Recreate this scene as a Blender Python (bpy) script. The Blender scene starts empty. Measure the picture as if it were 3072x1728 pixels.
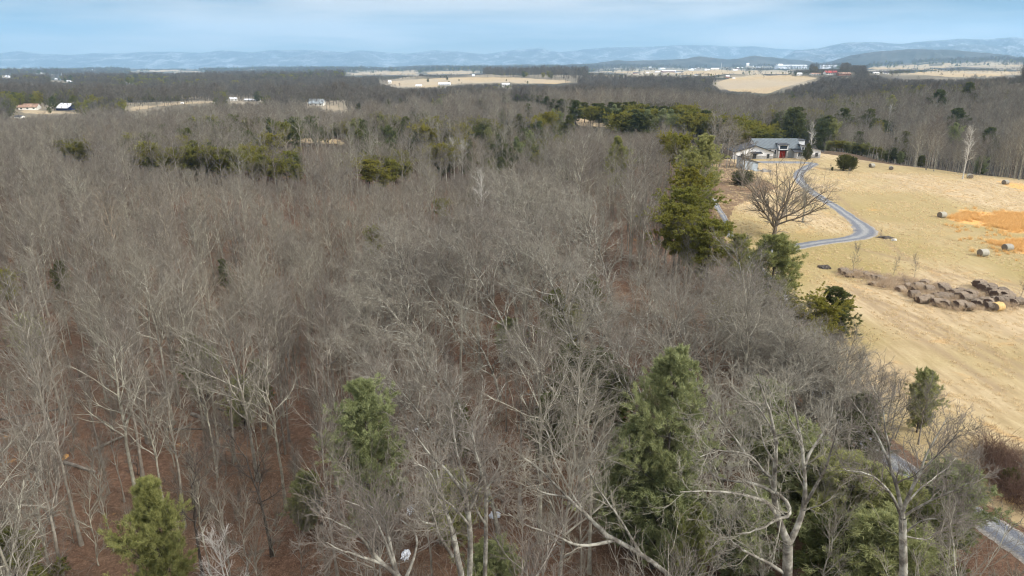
import bpy, math, random
import numpy as np
R_ = math.radians
scene = bpy.context.scene
COL = scene.collection
rng = np.random.default_rng(11)
random.seed(5)

# ------------------------------------------------------------------ camera
CAM_Z = 36.0
PITCH = R_(18.08)
FPX = 682.7                       # focal length in pixels of the 1024 px picture
cam_d = bpy.data.cameras.new("camera")
cam_d.lens = 24.0; cam_d.sensor_width = 36.0
cam_d.clip_start = 0.5; cam_d.clip_end = 90000.0
cam = bpy.data.objects.new("camera", cam_d)
COL.objects.link(cam)
cam.location = (0, 0, CAM_Z)
cam.rotation_euler = (math.pi/2 - PITCH, 0, 0)
scene.camera = cam

# ------------------------------------------------------------------ sky, sun, exposure
SUN_EL, SUN_AZ = 33.0, 118.0      # azimuth clockwise from +Y (view direction)
SKY_LOW = .30
world = bpy.data.worlds.new("World"); scene.world = world
world.use_nodes = True
wt = world.node_tree; wt.nodes.clear()
wo = wt.nodes.new('ShaderNodeOutputWorld'); wb = wt.nodes.new('ShaderNodeBackground')
sky = wt.nodes.new('ShaderNodeTexSky'); sky.sky_type = 'NISHITA'; sky.sun_disc = False
sky.sun_elevation = R_(SUN_EL); sky.sun_rotation = R_(SUN_AZ)
sky.altitude = 500; sky.air_density = 1.0; sky.dust_density = 0.3; sky.ozone_density = 3.0
tc = wt.nodes.new('ShaderNodeTexCoord')
def wnode(t, **k):
    n = wt.nodes.new(t)
    for a, b in k.items(): setattr(n, a, b)
    return n
# thin high cloud sheets, long and level, over the blue
mp = wnode('ShaderNodeMapping'); mp.inputs['Scale'].default_value = (1.7, 1.7, 15.0)
nz = wnode('ShaderNodeTexNoise'); nz.inputs['Scale'].default_value = 1.25; nz.inputs['Detail'].default_value = 7; nz.inputs['Roughness'].default_value = 0.52; nz.inputs['Distortion'].default_value = 0.15
rp = wnode('ShaderNodeValToRGB'); rp.color_ramp.elements[0].position = 0.38; rp.color_ramp.elements[1].position = 0.60
wt.links.new(tc.outputs['Generated'], mp.inputs['Vector']); wt.links.new(mp.outputs[0], nz.inputs['Vector']); wt.links.new(nz.outputs['Fac'], rp.inputs[0])
tint = wnode('ShaderNodeMix', data_type='RGBA', blend_type='MULTIPLY'); tint.inputs['Factor'].default_value = 1.0
tint.inputs['B'].default_value = (0.62, 0.77, 0.95, 1)
wt.links.new(sky.outputs[0], tint.inputs['A'])
mx = wnode('ShaderNodeMix', data_type='RGBA'); mx.inputs['B'].default_value = (16.2, 15.2, 14.2, 1)
cf = wnode('ShaderNodeMath', operation='MULTIPLY'); cf.inputs[1].default_value = 0.95
sx = wnode('ShaderNodeSeparateXYZ'); wt.links.new(tc.outputs['Generated'], sx.inputs[0])
hr = wnode('ShaderNodeMapRange'); wt.links.new(sx.outputs['Z'], hr.inputs['Value']); hr.inputs['From Min'].default_value = 0.0; hr.inputs['From Max'].default_value = .04; hr.inputs['To Min'].default_value = .8; hr.inputs['To Max'].default_value = 0.0
av = wnode('ShaderNodeMath', operation='MAXIMUM'); wt.links.new(rp.outputs[0], av.inputs[0]); wt.links.new(hr.outputs[0], av.inputs[1])
wt.links.new(av.outputs[0], cf.inputs[0]); wt.links.new(cf.outputs[0], mx.inputs['Factor'])
wt.links.new(tint.outputs['Result'], mx.inputs['A'])
# the veil of thin cloud is brighter overhead than along the horizon
el = wnode('ShaderNodeMapRange'); el.interpolation_type = 'SMOOTHSTEP'; wt.links.new(sx.outputs['Z'], el.inputs['Value'])
el.inputs['From Min'].default_value = .06; el.inputs['From Max'].default_value = .45; el.inputs['To Min'].default_value = SKY_LOW; el.inputs['To Max'].default_value = 1.0
vs_ = wnode('ShaderNodeVectorMath', operation='SCALE'); wt.links.new(mx.outputs['Result'], vs_.inputs[0]); wt.links.new(el.outputs[0], vs_.inputs['Scale'])
wt.links.new(vs_.outputs[0], wb.inputs['Color'])
wb.inputs['Strength'].default_value = 0.085
wt.links.new(wb.outputs[0], wo.inputs['Surface'])

sun_d = bpy.data.lights.new("sun", 'SUN'); sun_d.energy = 2.3; sun_d.angle = R_(9); sun_d.color = (1.0, 0.95, 0.87)
sun = bpy.data.objects.new("sun", sun_d); COL.objects.link(sun)
se, sa = R_(SUN_EL), R_(SUN_AZ)
sdir = (math.cos(se)*math.sin(sa), math.cos(se)*math.cos(sa), math.sin(se))
from mathutils import Vector, Matrix
sun.rotation_euler = Vector(sdir).to_track_quat('Z', 'Y').to_euler()
sun.location = (60, -40, 90)
scene.view_settings.view_transform = 'Standard'; scene.view_settings.look = 'None'
scene.view_settings.exposure = 1.02; scene.view_settings.gamma = 1.0
scene.render.film_transparent = False
cy = scene.cycles
cy.max_bounces = 4; cy.diffuse_bounces = 2; cy.glossy_bounces = 1; cy.transmission_bounces = 1; cy.volume_bounces = 1; cy.transparent_max_bounces = 4
cy.use_adaptive_sampling = True; cy.adaptive_threshold = 0.02
cy.use_denoising = True; cy.caustics_reflective = False; cy.caustics_refractive = False
try: cy.denoiser = 'OPENIMAGEDENOISE'
except Exception: pass
cy.pixel_filter_type = 'BLACKMAN_HARRIS'; cy.filter_width = 1.15

# ------------------------------------------------------------------ helpers
def tag(o, label=None, cat=None, group=None, kind=None):
    if label: o["label"] = label
    if cat: o["category"] = cat
    if group: o["group"] = group
    if kind: o["kind"] = kind
    return o
def link(o, parent=None):
    COL.objects.link(o)
    if parent is not None: o.parent = parent
    return o
def empty(name, loc=(0,0,0), rz=0.0, sc=1.0):
    o = bpy.data.objects.new(name, None); o.empty_display_size = 0.3
    o.location = loc; o.rotation_euler = (0, 0, rz); o.scale = (sc, sc, sc)
    return link(o)
def np_mesh(name, V, faces, mats=(), mat_idx=None, smooth=False):
    """faces: list of int arrays (n,3) or (n,4)"""
    me = bpy.data.meshes.new(name)
    V = np.asarray(V, dtype=np.float32)
    me.vertices.add(len(V)); me.vertices.foreach_set('co', V.ravel())
    faces = [np.asarray(f, dtype=np.int32) for f in faces if len(f)]
    li = np.concatenate([f.ravel() for f in faces]); 
    tot = np.concatenate([np.full(len(f), f.shape[1], np.int32) for f in faces])
    st = np.concatenate([[0], np.cumsum(tot)[:-1]]).astype(np.int32)
    me.loops.add(len(li)); me.loops.foreach_set('vertex_index', li)
    me.polygons.add(len(tot)); me.polygons.foreach_set('loop_start', st)
    try: me.polygons.foreach_set('loop_total', tot)
    except Exception: pass
    if mat_idx is not None: me.polygons.foreach_set('material_index', np.asarray(mat_idx, np.int32))
    if smooth: me.polygons.foreach_set('use_smooth', np.ones(len(tot), bool))
    for m in mats: me.materials.append(m)
    me.update(calc_edges=True); me.validate()
    return me
class MB:
    """small mesh collector: boxes, prisms, tubes, arbitrary polygons"""
    def __init__(s): s.v = []; s.f = []
    def add(s, vs, fs):
        n = len(s.v); s.v += [tuple(v) for v in vs]; s.f += [tuple(i+n for i in f) for f in fs]; return s
    def box(s, x0, x1, y0, y1, z0, z1):
        return s.add([(x0,y0,z0),(x1,y0,z0),(x1,y1,z0),(x0,y1,z0),(x0,y0,z1),(x1,y0,z1),(x1,y1,z1),(x0,y1,z1)],
                     [(0,3,2,1),(4,5,6,7),(0,1,5,4),(1,2,6,5),(2,3,7,6),(3,0,4,7)])
    def prism(s, prof, y0, y1):
        """profile in x,z (counter-clockwise seen from -y), extruded in y"""
        n = len(prof)
        vs = [(x,y0,z) for x,z in prof] + [(x,y1,z) for x,z in prof]
        fs = [tuple(range(n)), tuple(range(2*n-1, n-1, -1))] + [(i, i+n, (i+1)%n+n, (i+1)%n) for i in range(n)]
        return s.add(vs, fs)
    def prismx(s, prof, x0, x1):
        """profile in y,z extruded in x"""
        n = len(prof)
        vs = [(x0,y,z) for y,z in prof] + [(x1,y,z) for y,z in prof]
        fs = [tuple(range(n-1,-1,-1)), tuple(range(n, 2*n))] + [(i, (i+1)%n, (i+1)%n+n, i+n) for i in range(n)]
        return s.add(vs, fs)
    def tube(s, pts, rad, sides=8):
        pts = [Vector(p) for p in pts]; n = len(s.v)
        for i, p in enumerate(pts):
            t = (pts[min(i+1, len(pts)-1)] - pts[max(i-1, 0)]).normalized()
            u = t.cross(Vector((0,0,1))) if abs(t.z) < .9 else t.cross(Vector((1,0,0))); u.normalize(); w = t.cross(u)
            r = rad[i] if hasattr(rad, '__len__') else rad
            for k in range(sides):
                a = 2*math.pi*k/sides; s.v.append(tuple(p + r*(math.cos(a)*u + math.sin(a)*w)))
        for i in range(len(pts)-1):
            for k in range(sides):
                a = n+i*sides+k; b = n+i*sides+(k+1)%sides
                s.f.append((a, b, b+sides, a+sides))
        s.f.append(tuple(n+k for k in range(sides-1,-1,-1))); s.f.append(tuple(n+(len(pts)-1)*sides+k for k in range(sides)))
        return s
    def build(s, name, mat, parent=None, smooth=False):
        me = bpy.data.meshes.new(name); me.from_pydata(s.v, [], s.f); me.materials.append(mat)
        if smooth: me.polygons.foreach_set('use_smooth', [True]*len(me.polygons))
        me.update()
        return link(bpy.data.objects.new(name, me), parent)

# ------------------------------------------------------------------ materials
def mat_base(name):
    m = bpy.data.materials.new(name); m.use_nodes = True
    nt = m.node_tree; b = nt.nodes['Principled BSDF']
    b.inputs['Roughness'].default_value = 0.9; b.inputs['Specular IOR Level'].default_value = 0.2
    return m, nt, b
def N(nt, t, **k):
    n = nt.nodes.new(t)
    for a, b in k.items(): setattr(n, a, b)
    return n
def ramp(nt, fac, stops):
    r = N(nt, 'ShaderNodeValToRGB'); e = r.color_ramp.elements
    e[0].position, e[0].color = stops[0][0], (*stops[0][1], 1); e[1].position, e[1].color = stops[1][0], (*stops[1][1], 1)
    for p, c in stops[2:]:
        q = e.new(p); q.color = (*c, 1)
    nt.links.new(fac, r.inputs[0]); return r.outputs[0]
def noise(nt, scale, detail=3, rough=.55, vec=None, dist=0.0):
    n = N(nt, 'ShaderNodeTexNoise'); n.inputs['Scale'].default_value = scale; n.inputs['Detail'].default_value = detail
    n.inputs['Roughness'].default_value = rough; n.inputs['Distortion'].default_value = dist
    if vec is not None: nt.links.new(vec, n.inputs['Vector'])
    return n.outputs['Fac']
def mixc(nt, fac, a, b, blend='MIX'):
    m = N(nt, 'ShaderNodeMix', data_type='RGBA', blend_type=blend)
    for s, v in (('Factor', fac), ('A', a), ('B', b)):
        if hasattr(v, 'is_linked'): nt.links.new(v, m.inputs[s])
        elif s == 'Factor': m.inputs[s].default_value = v
        else: m.inputs[s].default_value = (*v, 1)
    return m.outputs['Result']
def mathn(nt, op, a, b=None, clamp=False):
    m = N(nt, 'ShaderNodeMath', operation=op, use_clamp=clamp)
    for i, v in enumerate((a, b)):
        if v is None: continue
        if hasattr(v, 'is_linked'): nt.links.new(v, m.inputs[i])
        else: m.inputs[i].default_value = v
    return m.outputs[0]
def plain(name, col, rough=.8, var=.12, scale=3.0, spec=.2, metal=0):
    m, nt, b = mat_base(name)
    g = N(nt, 'ShaderNodeTexCoord').outputs['Object']
    f = noise(nt, scale, 4, .6, g)
    lo = tuple(c*(1-var) for c in col); hi = tuple(min(1, c*(1+var)) for c in col)
    nt.links.new(ramp(nt, f, [(.3, lo), (.7, hi)]), b.inputs['Base Color'])
    b.inputs['Roughness'].default_value = rough; b.inputs['Specular IOR Level'].default_value = spec; b.inputs['Metallic'].default_value = metal
    return m
def obj_random(nt): return N(nt, 'ShaderNodeObjectInfo').outputs['Random']
def bark(name, stops, scale=1.2, obj_stops=None):
    """bark: patches of the given tones along the stem; the whole tree shifts tone per tree"""
    m, nt, b = mat_base(name)
    tcn = N(nt, 'ShaderNodeTexCoord').outputs['Object']
    f = noise(nt, scale, 3, .65, tcn)
    c = ramp(nt, f, stops)
    oi = N(nt, 'ShaderNodeObjectInfo'); pn = noise(nt, .022, 3, .6, oi.outputs['Location'])
    r = mathn(nt, 'ADD', mathn(nt, 'MULTIPLY', oi.outputs['Random'], .55), mathn(nt, 'MULTIPLY', mathn(nt, 'SUBTRACT', pn, .28), 1.0), True)
    t = ramp(nt, r, obj_stops or [(0, (.62,.58,.58)), (.3, (.85,.80,.78)), (.5, (1.0,.98,.93)), (.7, (1.18,1.18,1.10)), (.85, (1.0,.90,.80)), (1, (1.0,.80,.68))])
    nt.links.new(mixc(nt, 1.0, c, t, 'MULTIPLY'), b.inputs['Base Color'])
    b.inputs['Roughness'].default_value = .95
    return m
M = {}
M['bark_near'] = bark('bark_near', [(.32, (.10,.088,.075)), (.47, (.20,.185,.155)), (.62, (.42,.41,.35))], 1.6,
                      [(0, (.8,.78,.76)), (.5, (1.0,1.0,.98)), (1, (1.15,1.12,1.05))])
M['bark'] = bark('bark', [(.3, (.16,.145,.12)), (.5, (.26,.245,.205)), (.68, (.42,.41,.35))], .9)
M['twig'] = bark('twig', [(.3, (.125,.112,.094)), (.7, (.245,.225,.192))], .5)
M['twig_far'] = bark('twig_far', [(.3, (.085,.08,.07)), (.7, (.165,.155,.14))], .3)
M['twig_near'] = bark('twig_near', [(.3, (.15,.135,.115)), (.7, (.33,.31,.265))], .7)
M['bark_brown'] = bark('bark_brown', [(.3, (.12,.095,.07)), (.7, (.25,.205,.16))], 1.2, [(0,(1,1,1)),(1,(1,1,1))])
M['bark_white'] = bark('bark_white', [(.3, (.35,.33,.29)), (.6, (.62,.60,.54))], 1.2, [(0,(1,1,1)),(1,(1,1,1))])
M['bark_dark'] = bark('bark_dark', [(.3, (.05,.042,.036)), (.7, (.11,.095,.08))], 1.2, [(0,(1,1,1)),(1,(1,1,1))])
def needle(name, lo, hi, tip):
    m, nt, b = mat_base(name)
    tcn = N(nt, 'ShaderNodeTexCoord').outputs['Object']
    f = noise(nt, .55, 2, .5, tcn)
    f2 = noise(nt, 3.5, 2, .5, tcn)
    c = ramp(nt, f, [(.3, lo), (.68, hi)])
    c = mixc(nt, ramp(nt, f2, [(.32, (.1,.1,.1)), (.6, (.85,.85,.85))]), c, tip)
    t = ramp(nt, obj_random(nt), [(0, (.88,.92,.92)), (.5, (1,1,1)), (1, (1.18,1.08,.85))])
    nt.links.new(mixc(nt, 1.0, c, t, 'MULTIPLY'), b.inputs['Base Color'])
    b.inputs['Roughness'].default_value = .7; b.inputs['Specular IOR Level'].default_value = .3
    tl = N(nt, 'ShaderNodeBsdfTranslucent'); nt.links.new(mixc(nt, 1.0, c, t, 'MULTIPLY'), tl.inputs['Color'])
    ms = N(nt, 'ShaderNodeMixShader'); ms.inputs[0].default_value = .42
    nt.links.new(b.outputs[0], ms.inputs[1]); nt.links.new(tl.outputs[0], ms.inputs[2]); nt.links.new(ms.outputs[0], nt.nodes['Material Output'].inputs['Surface'])
    return m
M['pine_blue'] = needle('pine_blue', (.115,.14,.055), (.20,.23,.095), (.42,.44,.21))
M['pine_olive'] = needle('pine_olive', (.08,.088,.016), (.19,.19,.032), (.30,.285,.055))
M['pine_dark'] = needle('pine_dark', (.042,.058,.02), (.09,.11,.034), (.16,.175,.06))
M['pine_yellow'] = needle('pine_yellow', (.12,.135,.04), (.21,.225,.07), (.38,.38,.14))
M['cedar'] = needle('cedar', (.03,.045,.014), (.07,.085,.022), (.14,.145,.04))

# ------------------------------------------------------------------ value noise
def vnoise(x, y, seed=0):
    xi = np.floor(x).astype(np.int64); yi = np.floor(y).astype(np.int64); fx = x - xi; fy = y - yi
    def h(i, j):
        n = (i*374761393 + j*668265263 + seed*974711) & 0x7fffffff
        n = ((n ^ (n >> 13))*1274126177) & 0x7fffffff
        return ((n ^ (n >> 16)) & 0xffff)/65535.0*2 - 1
    u = fx*fx*fx*(fx*(fx*6-15)+10); v = fy*fy*fy*(fy*(fy*6-15)+10)
    return (h(xi,yi)*(1-u)+h(xi+1,yi)*u)*(1-v) + (h(xi,yi+1)*(1-u)+h(xi+1,yi+1)*u)*v
def fbm(x, y, o=4, seed=0, g=.5):
    s = 0; a = 1.0
    for k in range(o):
        s = s + a*vnoise(x, y, seed+k*7); x = x*2.03+11.3; y = y*2.03-7.1; a *= g
    return s

# ------------------------------------------------------------------ the lie of the land
TA = np.array([-1.4,-.75,-.5,-.25,0,.15,.3,.45,.6,.75,1.4])
TY = np.array([0,60,120,180,230,270,300,340,400,440,550,700,790,1000,1300,1500,2000,3000,4500,7000,12000,40000.])
TZ = np.array([
 [-2,-2,-1,0,0,0,0,0,0,0,0],
 [-5,-5,-5,-5,0,0,0,0,0,0,0],
 [-8,-8,-9,-13,-1,3,1,0,0,0,0],
 [-9,-9,-9,-15,-6,4,4,1,1,0.,0],
 [-8,-8,-8,-12,-14,2,4,1.5,1.5,-.5,-6],
 [-7,-7,-7,-8,-17,-3,1,2,-2,-9,-11],
 [-8,-8,-7,-5,-17,-9,-4,.5,-9,-14,-14],
 [-11,-10,-6,1.5,-11,-10,-8,-10,-15,-16,-15],
 [-14,-14,-13,-6,-3,-2,-6,-13,-12,-10,-8],
 [-14,-14,-14,-10,-2,1.5,-4,-10,-6,0,2],
 [-13,-13,-13,-13,-3,-3,-5,-6,5,19,21],
 [-4,-4,-6,-9,-5,-3,-6,-9,7,24,26],
 [-6,-5,-4,-5,-9,-8,-10,-9,3,18,22],
 [-14,-14,-14,-14,-14,-12,-10,-4,-2,2,4],
 [-14,-14,-12,-12,-12,-10,-5,6,2,0,0],
 [-14,-14,-13,-12,-8,-5,-1,14,6,2,2],
 [-16,-16,-14,-5,3,3,3,8,11,10,10],
 [-22,-22,-20,-18,-16,-12,-8,4,18,24,24],
 [-30,-30,-28,-24,-18,-10,0,16,34,46,46],
 [-38,-38,-36,-30,-20,-8,6,24,44,56,56],
 [-45,-45,-45,-40,-35,-25,-10,10,30,50,50],
 [-45,-45,-45,-40,-35,-25,-10,10,30,50,50]], float)
def _cr(p0,p1,p2,p3,t):
    return p1 + .5*t*((p2-p0) + t*((2*p0-5*p1+4*p2-p3) + t*(3*(p1-p2)+p3-p0)))
def base_z(x, y):
    yy = np.clip(y, 0, 39999); a = np.clip(x/np.sqrt(np.maximum(y,0)**2 + 55.0**2), -1.399, 1.399)
    ia = np.clip(np.searchsorted(TA, a, side='right')-1, 0, len(TA)-2); ta = (a-TA[ia])/(TA[ia+1]-TA[ia])
    iy = np.clip(np.searchsorted(TY, yy, side='right')-1, 0, len(TY)-2); ty = (yy-TY[iy])/(TY[iy+1]-TY[iy])
    rows = []
    for k in (-1,0,1,2):
        r = np.clip(iy+k, 0, len(TY)-1)
        g = [TZ[r, np.clip(ia+j, 0, len(TA)-1)] for j in (-1,0,1,2)]
        rows.append(_cr(g[0],g[1],g[2],g[3],ta))
    return _cr(rows[0],rows[1],rows[2],rows[3],ty)
def Z(x, y):
    x = np.asarray(x, float); y = np.asarray(y, float)
    d = np.hypot(x, y)
    amp = np.interp(d, [0, 60, 300, 700, 1500, 4000, 9000, 20000], [.25, .5, .9, 2.2, 4.0, 9, 14, 20])
    fld = np.exp(-(((x-110)/75)**2 + ((y-150)/110)**2))      # the mown field is smoother
    n = fbm(x/90+3, y/90, 3, 3)*amp*(1-.75*fld)*.8 + fbm(x/900, y/900, 3, 9)*np.interp(d, [0,600,2500,8000],[0,1,10,26])
    n = n + fbm(x/14, y/14, 2, 21)*.12
    return base_z(x, y) + n
def Z1(x, y): return float(Z(np.array([x]), np.array([y]))[0])

# ------------------------------------------------------------------ pixels of the 1024x576 picture <-> places on the land
cp, sp = math.cos(PITCH), math.sin(PITCH)
def ray(u, v):
    a = (np.asarray(u, float)-512)/FPX; b = (288-np.asarray(v, float))/FPX
    return a, cp + b*sp, -sp + b*cp
def project(x, y, z):
    x = np.asarray(x, float); dz = np.asarray(z, float)-CAM_Z
    t = y*cp - dz*sp; h = y*sp + dz*cp
    t = np.where(np.abs(t) < 1e-6, 1e-6, t)
    return 512 + FPX*x/t, 288 - FPX*h/t, t
TS = np.concatenate([np.linspace(8, 60, 60), np.geomspace(61, 30000, 700)])
def hit(u, v, lift=0.0):
    """distance along the pixel's ray to the land (lifted by lift)"""
    u = np.atleast_1d(np.asarray(u, float)); v = np.atleast_1d(np.asarray(v, float))
    a, c, e = ray(u, v); T = TS[None, :]
    dz = (CAM_Z + e[:, None]*T) - (Z(a[:, None]*T, c[:, None]*T) + lift)
    below = dz <= 0; i = below.argmax(1); ok = below.any(1) & (i > 0)
    i = np.maximum(i, 1); k = np.arange(len(u))
    f = dz[k, i-1]/(dz[k, i-1]-dz[k, i]+1e-9)
    t = TS[i-1] + f*(TS[i]-TS[i-1])
    return np.where(ok, t, np.inf)
def place(u, v, lift=0.0, tmax=None):
    """world x, y, ground z of what stands with a point lift metres above its foot at pixel u, v"""
    t = float(hit(u, v, lift)[0])
    if not np.isfinite(t): t = 3000.0
    if tmax: t = min(t, tmax)
    a, c, e = ray(u, v)
    x, y = float(a*t), float(c*t)
    return x, y, Z1(x, y)
def at_depth(u, v, t):
    a, c, e = ray(u, v); return (float(a*t), float(c*t), float(CAM_Z+e*t))
def in_poly(u, v, poly):
    u = np.asarray(u); v = np.asarray(v); r = np.zeros(u.shape, bool); n = len(poly)
    for i in range(n):
        x1, y1 = poly[i]; x2, y2 = poly[(i+1) % n]
        c = ((y1 > v) != (y2 > v)) & (u < (x2-x1)*(v-y1)/((y2-y1) if y2 != y1 else 1e-9) + x1)
        r ^= c
    return r
def V2(*p): return [(x/2.5156, y/2.5156) for x, y in p]     # measured on a 2576 px view of the photograph
# ------------------------------------------------------------------ clearings and fields
# the near field, as seen from the air (measured points, turned into places on the land)
FIELD_PX = V2((1745,345),(1800,470),(1790,540),(1822,600),(1860,650),(1960,690),(2040,720),(2090,790),(2130,880),(2190,950),(2300,1020),(2400,1060),(2470,1130),(2540,1190),(2640,1270),(2900,1400),(3600,900),(3600,520),(2576,455),(2300,428),(2180,412),(2070,398),(2060,345))
GROUND_PX = V2((1745,345),(1800,470),(1790,540),(1822,600),(1860,650),(1950,715),(2020,780),(2060,860),(2095,930),(2150,1020),(2250,1110),(2380,1205),(2490,1270),(2600,1350),(2900,1560),(3600,1100),(3600,520),(2576,455),(2300,428),(2180,412),(2070,398),(2060,345))
def world_poly(px, tmax):
    out = []
    for u, v in px:
        x, y, z = place(u, v, 0, tmax); out.append((x, y))
    return out
FIELD_W = world_poly(FIELD_PX, 300)
GROUND_W = world_poly(GROUND_PX, 300)
GROUND_W = [(x, y+(20 if k >= len(GROUND_W)-7 and y > 150 else 0)) for k, (x, y) in enumerate(GROUND_W)]
# far clearings: polygon in the picture, nearest and farthest distance allowed
CLEAR = [
 (V2((705,350),(740,346),(800,346),(850,351),(872,360),(866,364),(820,361),(770,360),(730,356)), 230, 420),
 (V2((1440,300),(1480,297),(1540,297),(1600,302),(1612,310),(1590,318),(1520,318),(1460,318)), 300, 520),
 (V2((40,280),(60,276),(140,279),(210,283),(205,287),(120,287),(50,284)), 450, 800),
 (V2((316,271),(390,262),(470,256),(540,254),(530,259),(440,264),(370,272),(335,280)), 500, 1000),
 (V2((815,264),(840,265),(872,274),(860,279),(825,275)), 550, 1000),
 (V2((960,205),(1100,197),(1180,194),(1300,195),(1450,205),(1400,211),(1250,207),(1100,212),(1120,220),(1010,218)), 1000, 2600),
 (V2((1800,208),(1840,196),(1900,188),(2000,190),(2060,196),(1990,214),(1930,236),(1830,228)), 800, 1900),
 (V2((2220,192),(2330,180),(2420,178),(2576,180),(2576,189),(2420,195),(2300,197)), 1500, 5000),
 (V2((2200,168),(2330,163),(2450,161),(2576,161),(2576,167),(2430,168),(2330,172),(2180,177)), 2200, 9000),
 (V2((1480,180),(1700,176),(1960,180),(2030,190),(1840,190),(1600,186)), 2200, 7000),
 (V2((860,186),(960,180),(1050,180),(1050,188),(900,190)), 2200, 7000),
 (V2((1060,182),(1160,178),(1220,181),(1180,186),(1080,187)), 3000, 9000),
 (V2((330,176),(420,174),(520,177),(440,180),(340,179)), 3000, 9000),
]
def in_world_poly(x, y, poly): return in_poly(x, y, poly)
def cover(x, y, ground=False):
    """0..1 field cover of the land at x, y"""
    x = np.asarray(x, float); y = np.asarray(y, float); z = Z(x, y)
    u, v, t = project(x, y, z)
    f = in_poly(x, y, GROUND_W if ground else FIELD_W) & (np.hypot(x, y) < 460)
    far = np.zeros(x.shape, bool)
    for poly, a, b in CLEAR:
        far |= in_poly(u, v, poly) & (t > a) & (t < b)
    return f, far
DRIVE_PX = V2(*[((2150+a/6.44)*.8385, (380+b/6.44)*.8385) for a, b in ((800,690),(1100,690),(1450,690),(1750,700),(1880,715),(1800,760),(1680,830),(1600,900),(1585,980),(1640,1080),(1750,1190),(1850,1270),(1960,1340))]) \
         + V2((2075,505),(2105,523),(2140,548),(2165,566),(2178,582),(2165,594),(2130,602),(2080,608),(2020,618),(1950,632),(1890,655))
DRIVE_W = [place(u, v, 0, 300)[:2] for u, v in DRIVE_PX]
ROAD2_W = [place(u/2.5156, v/2.5156, 0, 200)[:2] for u, v in ((1950,730),(1985,850),(2040,960),(2110,1050),(2230,1150),(2370,1250),(2480,1315),(2576,1380),(2700,1475),(2850,1600))]
def smooth_path(pts, n=10):
    P = [pts[0]] + list(pts) + [pts[-1]]; out = []
    for i in range(1, len(P)-2):
        for k in range(n):
            t = k/n
            out.append(tuple(float(_cr(P[i-1][j],P[i][j],P[i+1][j],P[i+2][j],t)) for j in (0,1)))
    out.append(tuple(pts[-1])); return np.array(out)
LANE = smooth_path(DRIVE_W + ROAD2_W, 10)
PATH2 = smooth_path([place(u/2.5156, v/2.5156, 0, 300)[:2] for u, v in ((1795,500),(1806,525),(1820,545),(1832,572),(1838,600))], 8)
def dist_path(x, y, P):
    x = np.asarray(x, float).ravel(); y = np.asarray(y, float).ravel(); d = np.full(x.shape, 1e9)
    for i in range(0, len(P), 2):
        d = np.minimum(d, np.hypot(x-P[i,0], y-P[i,1]))
    return d

def q4(zx, zy): return ((2048+zx/2.5156)/3, (576+zy/2.5156)/3)
TRACKS = []
for pts_ in ([(1420,800),(1650,900),(2000,1050),(2300,1190),(2700,1400)], [(1430,850),(1640,945),(1980,1100),(2280,1250),(2650,1440)], [(1150,20),(1290,150),(1500,330),(1760,540),(2100,640),(2500,700)], [(1300,420),(1500,470),(1700,520)], [(1260,720),(1700,1040),(2100,1300),(2400,1500)]):
    TRACKS.append(smooth_path([place(*q4(a_, b_))[:2] for a_, b_ in pts_], 40))
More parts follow.
